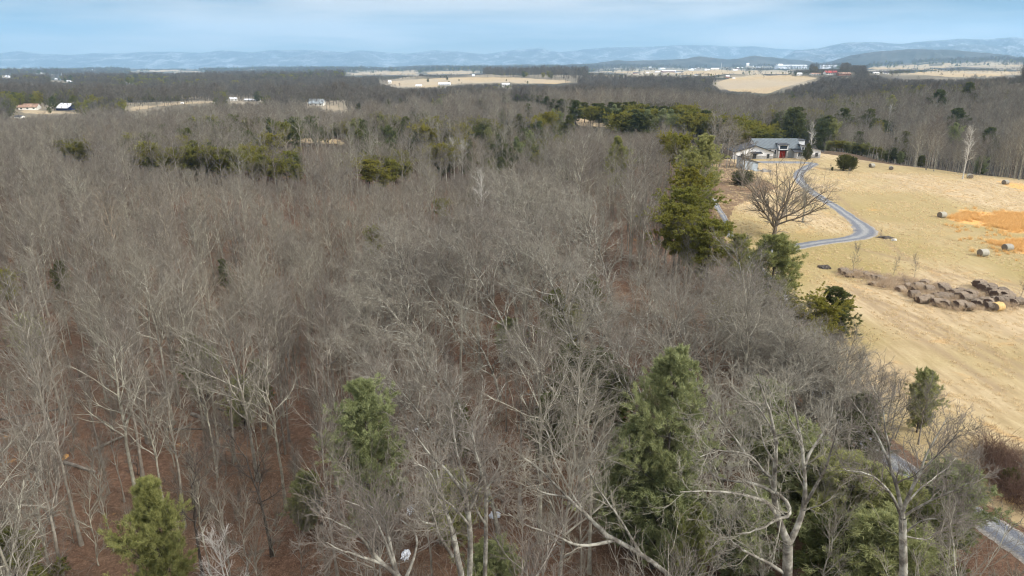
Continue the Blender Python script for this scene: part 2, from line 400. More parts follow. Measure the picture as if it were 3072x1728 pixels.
# ------------------------------------------------------------------ ground material
def ground_material():
    m, nt, b = mat_base('ground')
    geo = N(nt, 'ShaderNodeNewGeometry').outputs['Position']
    def attr(n): 
        a = N(nt, 'ShaderNodeAttribute'); a.attribute_name = n; return a.outputs['Fac']
    # leaf litter
    n1 = noise(nt, .06, 4, .6, geo); n2 = noise(nt, 1.7, 4, .7, geo); n3 = noise(nt, 9.0, 2, .7, geo)
    litter = ramp(nt, n2, [(.25, (.06,.03,.018)), (.5, (.12,.070,.046)), (.78, (.22,.14,.095))])
    litter = mixc(nt, ramp(nt, n1, [(.42,(0,0,0)),(.66,(.55,.55,.55))]), litter, (.075,.055,.035))
    litter = mixc(nt, ramp(nt, n3, [(.52,(0,0,0)),(.66,(.8,.8,.8))]), litter, (.25,.165,.11))
    # far woodland floor / canopy tone
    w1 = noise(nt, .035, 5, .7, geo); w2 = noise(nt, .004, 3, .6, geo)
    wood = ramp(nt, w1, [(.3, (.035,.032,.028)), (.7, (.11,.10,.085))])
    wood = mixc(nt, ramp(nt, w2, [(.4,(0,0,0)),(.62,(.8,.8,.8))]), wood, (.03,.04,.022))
    # straw coloured field with mowing streaks, tufts and greener spots
    mpn = N(nt, 'ShaderNodeMapping'); nt.links.new(geo, mpn.inputs['Vector'])
    mpn.inputs['Rotation'].default_value = (0, 0, R_(38)); mpn.inputs['Scale'].default_value = (1.0, .16, 1.0)
    s1 = mathn(nt, 'ADD', mathn(nt, 'MULTIPLY', noise(nt, 1.1, 4, .7, mpn.outputs[0]), .6), mathn(nt, 'MULTIPLY', noise(nt, .35, 5, .75, mpn.outputs[0]), .4)); s2 = noise(nt, .035, 4, .6, geo); s3 = noise(nt, 3.2, 3, .75, geo)
    straw = ramp(nt, s1, [(.34, (.26,.195,.115)), (.5, (.41,.315,.19)), (.66, (.56,.455,.295))])
    straw = mixc(nt, ramp(nt, s3, [(.30,(.6,.6,.6)),(.5,(0,0,0))]), straw, (.38,.29,.16))
    straw = mixc(nt, ramp(nt, s2, [(.52,(0,0,0)),(.7,(.55,.55,.55))]), straw, (.36,.30,.13))
    straw = mixc(nt, ramp(nt, noise(nt, .11, 3, .65, geo, .8), [(.60,(0,0,0)),(.70,(.6,.6,.6))]), straw, (.52,.32,.14))
    green = mixc(nt, ramp(nt, s3, [(.3,(0,0,0)),(.7,(1,1,1))]), (.20,.165,.06), (.37,.29,.125))
    straw = mixc(nt, mathn(nt, 'MULTIPLY', attr('greenish'), mathn(nt, 'ADD', .5, s1), True), straw, green)
    orange = ramp(nt, s3, [(.3, (.50,.25,.075)), (.5, (.64,.36,.12)), (.7, (.68,.47,.22))])
    # break the edges of the covers with noise
    e = mathn(nt, 'MULTIPLY', mathn(nt, 'SUBTRACT', noise(nt, .22, 5, .65, geo), .5), 1.0)
    def edge(a, k=1.0, lo=.42, hi=.58): 
        return ramp(nt, mathn(nt, 'ADD', attr(a), mathn(nt, 'MULTIPLY', e, k)), [(lo, (0,0,0)), (hi, (1,1,1))])
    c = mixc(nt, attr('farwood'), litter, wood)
    c = mixc(nt, edge('field'), c, straw)
    c = mixc(nt, edge('orange', 2.4, .40, .85), c, orange)
    c = mixc(nt, mathn(nt, 'MULTIPLY', attr('track'), .75), c, (.27,.20,.12))
    c = mixc(nt, mathn(nt,'MULTIPLY', edge('litter'), .8), c, litter)
    c = mixc(nt, attr('pale'), c, (.36,.31,.23))
    nt.links.new(c, b.inputs['Base Color'])
    bp = N(nt, 'ShaderNodeBump'); bp.inputs['Strength'].default_value = .5; bp.inputs['Distance'].default_value = .10
    hh = mathn(nt, 'ADD', s3, mathn(nt, 'ADD', mathn(nt, 'MULTIPLY', s1, .8), mathn(nt,'MULTIPLY', n3, .4)))
    nt.links.new(hh, bp.inputs['Height']); nt.links.new(bp.outputs[0], b.inputs['Normal'])
    b.inputs['Roughness'].default_value = 1.0; b.inputs['Specular IOR Level'].default_value = .1
    return m
M['ground'] = ground_material()

# polar sheet: one surface, fine near the camera side of the place, reaching past the mountains
def build_ground():
    A = np.concatenate([np.linspace(-180, -50, 30, endpoint=False), np.linspace(-50, 50, 620, endpoint=False), np.linspace(50, 180, 30)])
    Rr = np.concatenate([[0.0, 4], np.linspace(8, 130, 150), np.geomspace(131, 700, 210), np.geomspace(704, 34000, 230)])
    aa, rr = np.meshgrid(np.radians(A), Rr); X = rr*np.sin(aa); Y = rr*np.cos(aa)
    z = Z(X, Y)
    nr, na = X.shape
    V = np.stack([X, Y, z], -1).reshape(-1, 3)
    i, j = np.meshgrid(np.arange(nr-1), np.arange(na-1), indexing='ij')
    a = (i*na+j).ravel(); F = np.stack([a, a+1, a+1+na, a+na], 1)[:, ::-1]
    me = np_mesh('ground', V, [F], [M['ground']], smooth=True)
    x, y = X.ravel(), Y.ravel(); f, far = cover(x, y, True)
    u, v, t = project(x, y, z.ravel()); d = np.hypot(x, y)
    def put(n, arr):
        at = me.attributes.new(n, 'FLOAT', 'POINT'); at.data.foreach_set('value', arr.astype(np.float32))
    # soften field mask on the grid
    fm = (f | far).astype(float).reshape(nr, na)
    for _ in range(3):
        g = fm.copy(); g[1:-1, 1:-1] = (fm[1:-1,1:-1]*2+fm[:-2,1:-1]+fm[2:,1:-1]+fm[1:-1,:-2]+fm[1:-1,2:])/6; fm = g
    far_f = np.clip((d-9000)/3000, 0, 1)
    # patchwork of small farms in the far valley
    patch = (fbm(x/520, y/300, 3, 31) > .52) & (d > 2500) & (d < 12000) & ((x > -.1*y) | (fbm(x/900, y/500, 2, 5) > .45))
    put('field', np.maximum(fm.ravel(), patch*.9))
    onear = in_poly(u, v, V2((2375,545),(2420,530),(2576,535),(2700,545),(2700,600),(2576,590),(2480,572),(2400,560))) | in_poly(u, v, V2((2470,607),(2500,603),(2576,600),(2660,610),(2660,645),(2576,640),(2530,628))) | in_poly(u, v, V2((2500,455),(2580,462),(2700,480),(2700,500),(2560,480)))
    om = ((onear & (t < 300))*1.0).reshape(nr, na)
    for _ in range(7):
        g = om.copy(); g[1:-1, 1:-1] = (om[1:-1,1:-1]*2+om[:-2,1:-1]+om[2:,1:-1]+om[1:-1,:-2]+om[1:-1,2:])/6; om = g
    put('orange', om.ravel())
    trk = np.zeros(len(x)); nearf = f & (d < 300)
    for P_ in TRACKS:
        dd = dist_path(x[nearf], y[nearf], P_); trk[nearf] = np.maximum(trk[nearf], np.clip(1.2-dd/1.0, 0, 1))
    put('track', trk)
    lit = in_poly(u, v, V2((1780,395),(1840,405),(1900,440),(1960,470),(1900,500),(1850,520),(1830,560),(1780,600))) & (t < 300)
    put('litter', lit*.9 + (f & (dist_path(x, y, LANE).reshape(f.shape) < 0))*0)
    gr = np.clip(1-np.abs(v-300)/260, 0, 1)*np.clip((fbm(x/35, y/35, 3, 77)+.45)*1.1, 0, 1)*(t < 300)
    gr = np.maximum(gr, np.clip((v-330)/160, 0, .9)*(t < 200)*np.clip(.6+fbm(x/25, y/25, 2, 55), 0, 1))
    put('greenish', np.clip(gr, 0, 1))
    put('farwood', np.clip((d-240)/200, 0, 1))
    put('pale', np.clip((fbm(x/300, y/240, 3, 91)+.5)*.8, 0, .8)*(d > 600))
    o = link(bpy.data.objects.new('ground', me)); tag(o, kind='structure'); return o
ground = build_ground()

# gravel lane
def gravel():
    m, nt, b = mat_base('gravel')
    geo = N(nt, 'ShaderNodeNewGeometry').outputs['Position']
    f = noise(nt, 7.0, 4, .75, geo); g = noise(nt, .35, 3, .6, geo)
    c = ramp(nt, f, [(.3, (.13,.135,.145)), (.5, (.23,.24,.26)), (.75, (.42,.43,.44))])
    a = N(nt, 'ShaderNodeAttribute'); a.attribute_name = 'across'
    # wheel tracks are darker and smoother than the crown of loose stone between them
    w = N(nt, 'ShaderNodeMath', operation='ABSOLUTE'); nt.links.new(a.outputs['Fac'], w.inputs[0])
    tr = ramp(nt, mathn(nt, 'ADD', w.outputs[0], mathn(nt,'MULTIPLY', mathn(nt,'SUBTRACT', g, .5), .5)), [(.10, (1.12,1.1,1.0)), (.33, (.66,.68,.72)), (.58, (.60,.62,.66)), (.82, (1.25,1.12,.92))])
    c = mixc(nt, 1.0, c, tr, 'MULTIPLY')
    nt.links.new(c, b.inputs['Base Color'])
    bp = N(nt, 'ShaderNodeBump'); bp.inputs['Distance'].default_value = .05; nt.links.new(f, bp.inputs['Height']); nt.links.new(bp.outputs[0], b.inputs['Normal'])
    return m
M['gravel'] = gravel()
def strip(name, P, half, lift, mat, widths=None):
    n = len(P); T = np.gradient(P, axis=0); T /= np.linalg.norm(T, axis=1)[:, None]+1e-9
    S = np.stack([T[:,1], -T[:,0]], 1); K = 9; V = []; W = []
    for k in range(K):
        q = -1 + 2*k/(K-1); h = half if widths is None else widths
        hh = np.asarray(h)*np.ones(n)*(1+.16*fbm(np.arange(n)/2.3+q*9, np.arange(n)*.11, 3, 5 if q > 0 else 8)); xy = P + S*(q*hh)[:, None]
        z = Z(xy[:,0], xy[:,1]) + lift*(1 if abs(q) < .99 else -1.2)
        V.append(np.column_stack([xy, z])); W.append(np.full(n, q))
    V = np.stack(V, 1).reshape(-1, 3); W = np.stack(W, 1).ravel()
    i, j = np.meshgrid(np.arange(n-1), np.arange(K-1), indexing='ij'); a = (i*K+j).ravel()
    F = np.stack([a, a+1, a+1+K, a+K], 1)
    me = np_mesh(name, V, [F], [mat], smooth=True)
    me.attributes.new('across', 'FLOAT', 'POINT').data.foreach_set('value', W.astype(np.float32))
    return tag(link(bpy.data.objects.new(name, me)), kind='structure')
nD = len(DRIVE_W)*10
wd = np.full(len(LANE), 1.9); wd[:34] = np.interp(np.arange(34), [0,6,26,34], [3.0,3.6,3.0,2.0]); wd[nD+25:] = 1.55; wd[nD+55:] = 1.8
bend = np.argmin(np.hypot(LANE[:,0]-place(2178/2.5156,582/2.5156)[0], LANE[:,1]-place(2178/2.5156,582/2.5156)[1]))
wd += 1.1*np.exp(-((np.arange(len(LANE))-bend)/12.0)**2)
strip('gravel_lane', LANE, 2, .10, M['gravel'], wd)
strip('footpath', PATH2, .9, .10, M['gravel'])

# ------------------------------------------------------------------ mountains and far hills
def mountain_mat(name, lo, hi, snow_amt, snow_lo=.5):
    m, nt, b = mat_base(name)
    geo = N(nt, 'ShaderNodeNewGeometry'); pos = geo.outputs['Position']
    f = noise(nt, .0035, 6, .7, pos)
    c = ramp(nt, f, [(.35, lo), (.65, hi)])
    mp_ = N(nt, 'ShaderNodeMapping'); nt.links.new(pos, mp_.inputs['Vector']); mp_.inputs['Scale'].default_value = (1.3, .8, 1.6)
    s = noise(nt, .0022, 6, .62, mp_.outputs[0], .6)
    sf = noise(nt, .02, 4, .8, pos)
    k = mathn(nt, 'ADD', s, mathn(nt, 'MULTIPLY', mathn(nt, 'SUBTRACT', sf, .5), .9))
    r = ramp(nt, k, [(snow_lo, (0,0,0)), (snow_lo+.10, (snow_amt,)*3), (snow_lo+.2, (min(1, snow_amt*1.6),)*3)])
    nt.links.new(mixc(nt, r, c, (.60,.66,.72)), b.inputs['Base Color'])
    return m
M['mtn'] = mountain_mat('mountain_slopes', (.05,.05,.055), (.08,.085,.095), .24, .50)
M['hill'] = mountain_mat('wooded_hill', (.028,.030,.026), (.085,.078,.068), .0, .9)
def ridge(name, px, dist, depth, mat, seed, spur=.22, base=-60, ext=.4, nx=420, ny=44):
    """px: skyline (u,v) of the 1024 picture; dist: metres; a real range with spurs running down to the valley"""
    us = np.array([p[0] for p in px], float); vs = np.array([p[1] for p in px], float)
    U = np.linspace(us[0]-1024*ext*.5, us[-1]+1024*ext*.5, nx)
    vsky = np.interp(U, us, vs)
    vsky = vsky + fbm(U/28, U*0+seed, 3, seed)*.55
    a, c, e = ray(U, vsky)
    H = CAM_Z + e*dist/c            # height of the crest at depth y = dist
    X = a/c*dist
    s = np.linspace(-1, 1, ny)
    S, XX = np.meshgrid(s, X, indexing='ij'); HH = np.tile(H, (ny, 1))
    prof = np.cos(np.clip(np.abs(S), 0, 1)*np.pi/2)**1.15
    y = dist + S*depth
    sp_ = 1-np.abs(fbm(XX/(depth*.42)+S*1.1, S*1.7+seed, 4, seed+5))
    edge = np.clip(1-np.abs(S)*1.0, 0, 1)*np.clip(np.abs(S)*3.0, 0, 1)
    z = base + (HH-base)*np.clip(prof*(1-spur*1.5*edge*(1-sp_)*2.0), 0, 1.0)
    V = np.stack([XX*(y/dist), y, z], -1).reshape(-1, 3)
    i, j = np.meshgrid(np.arange(ny-1), np.arange(nx-1), indexing='ij'); k = (i*nx+j).ravel()
    F = np.stack([k, k+1, k+1+nx, k+nx], 1)
    me = np_mesh(name, V, [F], [mat], smooth=True)
    return tag(link(bpy.data.objects.new(name, me)), kind='structure')
ridge('mountains', V2((-60,140),(0,133),(45,127),(75,131),(110,136),(170,137),(240,134),(290,134),(370,130),(430,129),(500,132),(560,128),(640,127),(700,125),(800,126),(860,130),(900,124),(960,128),(1020,133),(1090,126),(1150,129),(1220,135),(1300,124),(1360,122),(1410,130),(1470,120),(1560,118),(1640,116),(1750,113),(1900,117),(1990,123),(2060,128),(2200,131),(2600,140)), 17500, 3000, M['mtn'], 2, .25)
ridge('mountains', V2((1960,152),(2000,126),(2060,120),(2120,108),(2200,105),(2260,108),(2330,102),(2420,98),(2480,97),(2520,92),(2600,90),(2900,92)), 13800, 2400, M['mtn'], 7, .25, ext=.1)
ridge('mountains', V2((1900,150),(2050,138),(2150,128),(2300,120),(2450,112),(2600,113),(2900,108)), 11800, 1600, M['mtn'], 13, .25, ext=.1)
ridge('hills', V2((1390,172),(1440,160),(1560,152),(1640,150),(1700,148),(1760,142),(1840,144),(1900,140),(1960,146),(2030,152),(2080,166)), 7600, 900, M['hill'], 5, .2, ext=.0, nx=200, ny=24)
ridge('hills', V2((2040,164),(2110,144),(2180,132),(2260,123),(2320,121),(2400,124),(2480,131),(2560,142),(2700,148),(2900,152)), 6900, 900, M['hill'], 17, .2, ext=.0, nx=240, ny=26)
ridge('hills', V2((940,176),(1000,166),(1100,163),(1200,166),(1300,161),(1400,162),(1480,170)), 8600, 700, M['hill'], 19, .2, ext=.0, nx=160, ny=18)
ridge('hills', V2((-80,176),(0,172),(100,175),(190,172),(300,175),(430,172),(500,174),(640,170),(760,172),(900,174),(960,178)), 8200, 700, M['hill'], 23, .2, ext=.1, nx=240, ny=18)
# ------------------------------------------------------------------ growing bare trees
def unit(v): return v/(np.linalg.norm(v, axis=-1, keepdims=True)+1e-9)
def tubes(P, Rr, sides):
    """P (B,N,3), Rr (B,N) -> verts, quads"""
    B, Nn, _ = P.shape
    if B == 0: return np.zeros((0,3)), np.zeros((0,4), int)
    T = unit(np.gradient(P, axis=1))
    ref = np.where(np.abs(T[:, :1, 2:3]) > .9, np.array([1.0,0,0]), np.array([0,0,1.0]))
    u = unit(np.cross(T, np.broadcast_to(ref, T.shape))); w = np.cross(T, u)
    an = np.arange(sides)*2*np.pi/sides
    V = P[:, :, None, :] + Rr[:, :, None, None]*(np.cos(an)[None,None,:,None]*u[:, :, None, :] + np.sin(an)[None,None,:,None]*w[:, :, None, :])
    b, i, k = np.meshgrid(np.arange(B), np.arange(Nn-1), np.arange(sides), indexing='ij')
    base = (b*Nn+i)*sides; a = base+k; c = base+(k+1) % sides
    F = np.stack([a, c, c+sides, a+sides], -1).reshape(-1, 4)
    return V.reshape(-1, 3), F
def grow(P, Rr, n, t0, t1, ang, angv, length, Nn, wander, up, rfac, rmin, tip, g, lenfun=None, bias=None):
    """n children on every branch of P"""
    B, Mm, _ = P.shape
    t = t0 + (t1-t0)*((np.arange(n)[None] + g.random((B, n)))/n)
    f = t*(Mm-1); i = np.clip(f.astype(int), 0, Mm-2); f = f-i; bi = np.arange(B)[:, None]
    pos = P[bi, i]*(1-f[...,None]) + P[bi, i+1]*f[...,None]
    tan = unit(P[bi, i+1]-P[bi, i]); rad = Rr[bi, i]*(1-f) + Rr[bi, i+1]*f
    phi = (np.arange(n)[None]*2.4 + g.random((B,1))*6.28 + g.normal(0, .5, (B, n)))
    ref = unit(g.normal(0, 1, (B, n, 3))*.15 + np.where(np.abs(tan[..., 2:3]) > .9, np.array([1.0,0,0]), np.array([0,0,1.0])))
    u = unit(np.cross(tan, ref)); w = np.cross(tan, u)
    al = np.radians(ang + g.normal(0, angv, (B, n)))[..., None]
    d = np.cos(al)*tan + np.sin(al)*(np.cos(phi)[...,None]*u + np.sin(phi)[...,None]*w)
    if bias is not None: d = unit(d + bias)
    pl = np.linalg.norm(np.diff(P, axis=1), axis=2).sum(1)[:, None]
    L = (length*pl if length < 1.0 else length)*np.ones((B, n))*g.uniform(.65, 1.25, (B, n))
    if lenfun is not None: L = L*lenfun(t)
    pts = [pos]; dd = d; cur = pos
    for k in range(1, Nn):
        dd = unit(dd + g.normal(0, wander, (B, n, 3)) + np.array([0, 0, up]))
        cur = cur + dd*(L/(Nn-1))[..., None]; pts.append(cur)
    Q = np.stack(pts, 2).reshape(B*n, Nn, 3)
    r0 = np.maximum(rad*rfac*g.uniform(.8, 1.15, (B, n)), rmin).reshape(-1, 1)
    RR = r0*np.linspace(1, tip, Nn)[None]**.9
    return Q, RR
class Geo:
    def __init__(s): s.V = []; s.F = []; s.n = 0
    def add(s, V, F):
        if len(V) == 0: return
        s.V.append(V); s.F.append(F+s.n); s.n += len(V)
    def tubes(s, P, Rr, sides): s.add(*tubes(P, Rr, sides))
    def arrays(s): 
        return (np.concatenate(s.V) if s.V else np.zeros((0,3))), s.F
def trunk_line(H, lean, g, n=14, wob=.12, r0=.2, rt=.25, curve=0.0):
    t = np.linspace(0, 1, n); dx = np.cumsum(g.normal(0, wob, n)); dy = np.cumsum(g.normal(0, wob, n)); dx[0] = dy[0] = 0
    P = np.stack([lean*H*t + curve*H*t*t + dx*t, dy*t, H*t], 1)[None]
    R = (r0*(1-t)**.8*(1-rt)+r0*rt*(1-t)+.012)[None]; R[0, 0] *= 1.45; R[0, 1] *= 1.12
    return P, R
def bare_tree(seed, H=21, bole=.42, limbs=15, ang=38, spread=.42, up=.05, sub=8, twigs=7, fine=5, r0=.2, sides=8, lod=0, lean=0, curve=0, drop=0.0, wander=.10, mids=True, fat=1.0):
    """returns (stem geometry, branch geometry)"""
    g = np.random.default_rng(seed)
    st, br = Geo(), Geo()
    P0, R0 = trunk_line(H, lean, g, r0=r0, curve=curve)
    st.tubes(P0, R0, sides)
    lf = lambda t: np.interp(t, [0, bole, bole+.12, .75, 1], [.8, .9, 1.0, .82, .5])
    P1, R1 = grow(P0, R0, limbs, bole, .97, ang, 9, spread*H*.62, 9, wander, up*.7, .68, .035, .28, g, lf)
    st.tubes(P1, R1, 5 if lod == 0 else 4)
    up = up*.6; wander = wander*1.25
    P2, R2 = grow(P1, R1, sub, .18, 1.0, 34, 10, .42, 6, wander*1.1, up*1.1, .55, .014, .35, g, lambda t: 1.15-.55*t)
    st.tubes(P2, R2*1.15, 4 if lod == 0 else 3)
    # lower dead snags and small branches on the bole
    Ps, Rs = grow(P0, R0, 5, bole*.5, bole, 70, 12, 1.8, 4, .16, .02, .25, .014, .4, g)
    br.tubes(Ps, Rs, 3)
    P3, R3 = grow(P2, R2, twigs, .15, 1.0, 32, 10, .48, 5 if lod == 0 else 4, wander*1.3, up*1.2, .6, .0085*fat, .5, g, lambda t: 1.1-.4*t)
    br.tubes(P3, R3, 3)
    if fine:
        P4, R4 = grow(P3, R3, fine, .1, 1.0, 30, 10, .62, 3, wander*1.2, up*1.2, .7, .0058*fat, .7, g)
        br.tubes(P4, R4, 3)
        P5, R5 = grow(P1[:, 3:], R1[:, 3:], 6, .2, 1.0, 30, 12, 1.3, 4, .12, .1, .3, .008*fat, .6, g)
        br.tubes(P5, R5, 3)
        P6, R6 = grow(P0[:, 9:], R0[:, 9:], 14, .3, 1.0, 28, 12, 2.2, 5, .1, .1, .4, .01*fat, .6, g)
        br.tubes(P6, R6, 3); P7, R7 = grow(P6, R6, 6, .2, 1.0, 28, 10, .5, 3, .1, .1, .6, .006*fat, .6, g); br.tubes(P7, R7, 3)
    return st, br
def mesh_of(name, geo, mat, smooth=True):
    V, F = geo.arrays(); return np_mesh(name, V, F, [mat], smooth=smooth)
def mesh_two(name, ga, gb, ma, mb):
    Va, Fa = ga.arrays(); Vb, Fb = gb.arrays()
    F = list(Fa) + [f+len(Va) for f in Fb]; na = sum(len(f) for f in Fa); nb = sum(len(f) for f in Fb)
    return np_mesh(name, np.concatenate([Va, Vb]), F, [ma, mb], np.r_[np.zeros(na), np.ones(nb)], smooth=True)

# ------------------------------------------------------------------ evergreens
def blades(pos, dirs, n, ln, wd, g, spreadv=.75, upb=.25):
    """n needle blades (thin triangles) at each tuft"""
    K = len(pos); d = unit(dirs[:, None, :] + g.normal(0, spreadv, (K, n, 3)) + np.array([0,0,upb]))
    L = ln*g.uniform(.6, 1.2, (K, n, 1)); s = unit(np.cross(d, g.normal(0, 1, (K, n, 3))))
    b = pos[:, None, :] + g.normal(0, ln*.25, (K, n, 3))
    V = np.stack([b - s*wd*.5, b + s*wd*.5, b + d*L], 2).reshape(-1, 3)
    F = np.arange(len(V)).reshape(-1, 3)
    return V, F
def evergreen(seed, H=17, base=.18, rad=3.4, whorls=26, per=5, ang=78, upc=.05, tuft=5, sub=9, ln=.26, wd=.045, n=7, prof=None, r0=.2, droop=0.0, irregular=.25, lean=0.0, spreadv=.75):
    g = np.random.default_rng(seed); st, fo = Geo(), Geo()
    P0, R0 = trunk_line(H, lean, g, n=12, wob=.05, r0=r0, rt=.1)
    st.tubes(P0, R0, 7)
    prof = prof or (lambda t: np.interp(t, [0, .12, .35, .7, 1], [.55, .85, 1.0, .62, .12]))
    gap = g.random(64)
    lf = lambda t: prof((t-base)/(1-base))*(1 + irregular*(np.sin(t*23+seed)*.6 + g.normal(0, .5, t.shape)))
    P1, R1 = grow(P0, R0, whorls*per, base, .995, ang, 8, rad, 7, .05, upc, .28, .012, .3, g, lf)
    P1[..., 2] -= droop*np.linspace(0, 1, 7)[None]**2*np.linalg.norm(P1[:, -1]-P1[:, 0], axis=1)[:, None]
    st.tubes(P1, R1, 3)
    P2, R2 = grow(P1, R1, sub, .28, 1.0, 48, 12, .36, 4, .08, .06, .5, .007, .5, g, lambda t: 1.15-.5*t)
    st.tubes(P2, R2, 3)
    # tufts along the side shoots, more towards the tips
    tt = np.concatenate([g.uniform(.35, 1, (len(P2), tuft-1)), np.ones((len(P2), 1))], 1)
    i = np.clip((tt*3).astype(int), 0, 2); f = (tt*3-i)[..., None]; b = np.arange(len(P2))[:, None]
    pos = (P2[b, i]*(1-f) + P2[b, i+1]*f).reshape(-1, 3); d = unit(P2[b, i+1]-P2[b, i]).reshape(-1, 3)
    pos = np.concatenate([pos, P1[:, -1], P1[:, -2], P0[0, -2:]]); d = np.concatenate([d, unit(P1[:, -1]-P1[:, -2]), unit(P1[:, -1]-P1[:, -2]), np.tile([0,0,1.0], (2,1))])
    fo.add(*blades(pos, d, n, ln, wd, g, spreadv))
    return st, fo

T = {}     # templates: name -> (stem mesh, crown mesh)
def template(key, geos, mstem, mcrown, a='trunk', b='crown'):
    T[key] = (mesh_of(a, geos[0], mstem), mesh_of(b, geos[1], mcrown, smooth=(b != 'foliage')))
for k, (seed, H, bole, lim, ang, spr, up) in enumerate([(101,20,.42,18,38,.46,.06),(102,19,.48,16,34,.42,.08),(103,21,.38,19,40,.50,.05),(104,17,.40,17,40,.50,.07),(105,20,.34,20,36,.46,.09),(106,20,.50,15,40,.46,.05)]):
    template(f'forest{k}', bare_tree(seed, H, bole, lim, ang, spr, up, sub=8, twigs=5, fine=3, r0=.17), M['bark'], M['twig'], 'trunk', 'crown')
for k, (seed, H, bole, lim, ang, spr, up, cur) in enumerate([(201,19,.26,17,46,.62,.03,-.16),(202,18,.22,16,44,.66,.03,-.24),(203,20,.30,16,42,.58,.04,-.12),(204,17,.2,18,48,.64,.025,-.2)]):
    template(f'spread{k}', bare_tree(seed, H, bole, lim, ang, spr, up, sub=9, twigs=6, fine=4, r0=.19, curve=cur, wander=.15), M['bark_near'], M['twig_near'], 'trunk', 'crown')
template('sapling0', bare_tree(301, 8, .2, 12, 34, .42, .08, sub=6, twigs=5, fine=3, r0=.06, sides=5), M['bark'], M['twig'])
template('sapling1', bare_tree(302, 6.5, .12, 13, 38, .5, .06, sub=6, twigs=5, fine=3, r0=.05, sides=5), M['bark'], M['twig'])
template('white0', bare_tree(401, 20, .3, 16, 36, .4, .06, sub=7, twigs=5, fine=2, r0=.2, wander=.13), M['bark_white'], M['bark_white'])
template('dark0', bare_tree(501, 15, .35, 12, 44, .42, .04, sub=7, twigs=6, fine=3, r0=.15, curve=-.15), M['bark_dark'], M['bark_dark'])
template('sprawl0', bare_tree(601, 5.5, .12, 17, 44, 3.0, .035, sub=9, twigs=7, fine=4, r0=.30, wander=.10), M['bark_brown'], M['twig'])
template('yard0', bare_tree(602, 12.5, .2, 18, 46, .5, .05, sub=8, twigs=6, fine=4, r0=.24), M['bark'], M['twig'])
wp = lambda t: np.interp(t, [0,.1,.3,.55,.8,.93,1], [.5,.85,1.0,.84,.56,.30,.05])
vp = lambda t: np.interp(t, [0,.2,.45,.7,.9,1], [.35,.7,.95,1.0,.7,.3])
cd = lambda t: np.interp(t, [0,.08,.3,.7,1], [.8,1.0,.92,.5,.06])
for k, (s, H, r) in enumerate([(701,17,3.4),(702,15,3.1),(703,18,3.9)]):
    template(f'pine{k}', evergreen(s, H, .12, r*1.05, 24, 5, 66, .13, prof=wp, irregular=.45, tuft=7, sub=11, n=13, ln=.32, wd=.04, spreadv=.55), M['bark_dark'], M['pine_blue'], 'trunk', 'foliage')
for k, (s, H, r) in enumerate([(711,15,3.6),(712,14,3.2),(713,16,3.0)]):
    template(f'olive{k}', evergreen(s, H, .38, r, 15, 5, 74, .03, prof=vp, irregular=.5, tuft=6, sub=9, n=11, ln=.30, wd=.11), M['bark_dark'], M['pine_olive'], 'trunk', 'foliage')
for k, (s, H, r) in enumerate([(721,16,3.3),(722,14,3.0)]):
    template(f'darkpine{k}', evergreen(s, H, .2, r, 18, 5, 74, .03, prof=wp, irregular=.35, tuft=6, sub=9, n=10, ln=.30, wd=.10), M['bark_dark'], M['pine_dark'], 'trunk', 'foliage')
template('cedar0', evergreen(731, 6, .02, 2.1, 26, 6, 56, .10, prof=cd, irregular=.12, tuft=6, sub=9, n=9, ln=.16, wd=.05, r0=.12), M['bark_dark'], M['cedar'], 'trunk', 'foliage')
template('shrub0', evergreen(732, 4.2, .0, 2.4, 20, 7, 58, .07, prof=lambda t: np.interp(t,[0,.3,.7,1],[.9,1,.8,.35]), irregular=.2, tuft=6, sub=9, n=9, ln=.18, wd=.05, r0=.1), M['bark_dark'], M['cedar'], 'trunk', 'foliage')
for k in (0, 1):
    a_, b_ = T[f'pine{k}']; b2 = b_.copy(); b2.name = 'foliage'; b2.materials[0] = M['pine_yellow']; T[f'gold{k}'] = (a_, b2)
template('youngpine', evergreen(733, 8, .04, 2.6, 18, 5, 64, .07, prof=wp, tuft=6, sub=9, n=9, ln=.28, wd=.05, r0=.1), M['bark_dark'], M['pine_blue'], 'trunk', 'foliage')

a_, b_ = T['youngpine']; b2 = b_.copy(); b2.name = 'foliage'; b2.materials[0] = M['pine_yellow']; T['goldyoung'] = (a_, b2)
# light versions for woods farther off
FAR = {}
def far_bare(key, seed, H, bole, lim, ang, spr, up, fat, mt='bark', ms='twig_far', sub=6, tw=5, fine=3):
    a, b = bare_tree(seed, H, bole, lim, ang, spr, up, sub=sub, twigs=tw, fine=fine, r0=.18, sides=5, lod=1, fat=fat)
    FAR[key] = bpy.data.objects.new('far_'+key, mesh_two('far_'+key, a, b, M[mt], M[ms]))
for k, (s, H, bo, l, an, sr, up) in enumerate([(811,18.5,.40,14,42,.56,.06),(812,18,.42,13,40,.52,.07),(813,19,.36,15,46,.60,.05),(814,17,.38,14,42,.56,.07),(815,18,.34,15,42,.58,.07)]):
    far_bare(f'bare{k}', s, H, bo, l, an, sr, up, 1.7, ms='twig', fine=2)
for k, (s, H, bo, l, an, sr, up) in enumerate([(821,17.5,.3,12,46,.66,.05),(822,17,.3,12,44,.64,.06),(823,18,.3,12,48,.70,.04)]):
    far_bare(f'wood{k}', s, H, bo, l, an, sr, up, 5.5, mt='twig_far', sub=5, tw=4, fine=2)
def far_pine(key, seed, mat, H, r, base=.2, prof=wp, ln=.6, wd=.22, n=5):
    a, b = evergreen(seed, H, base, r, 14, 4, 72, .04, prof=prof, irregular=.35, tuft=4, sub=6, n=n, ln=ln, wd=wd)
    FAR[key] = bpy.data.objects.new('far_'+key, mesh_two('far_'+key, a, b, M['bark_dark'], M[mat]))
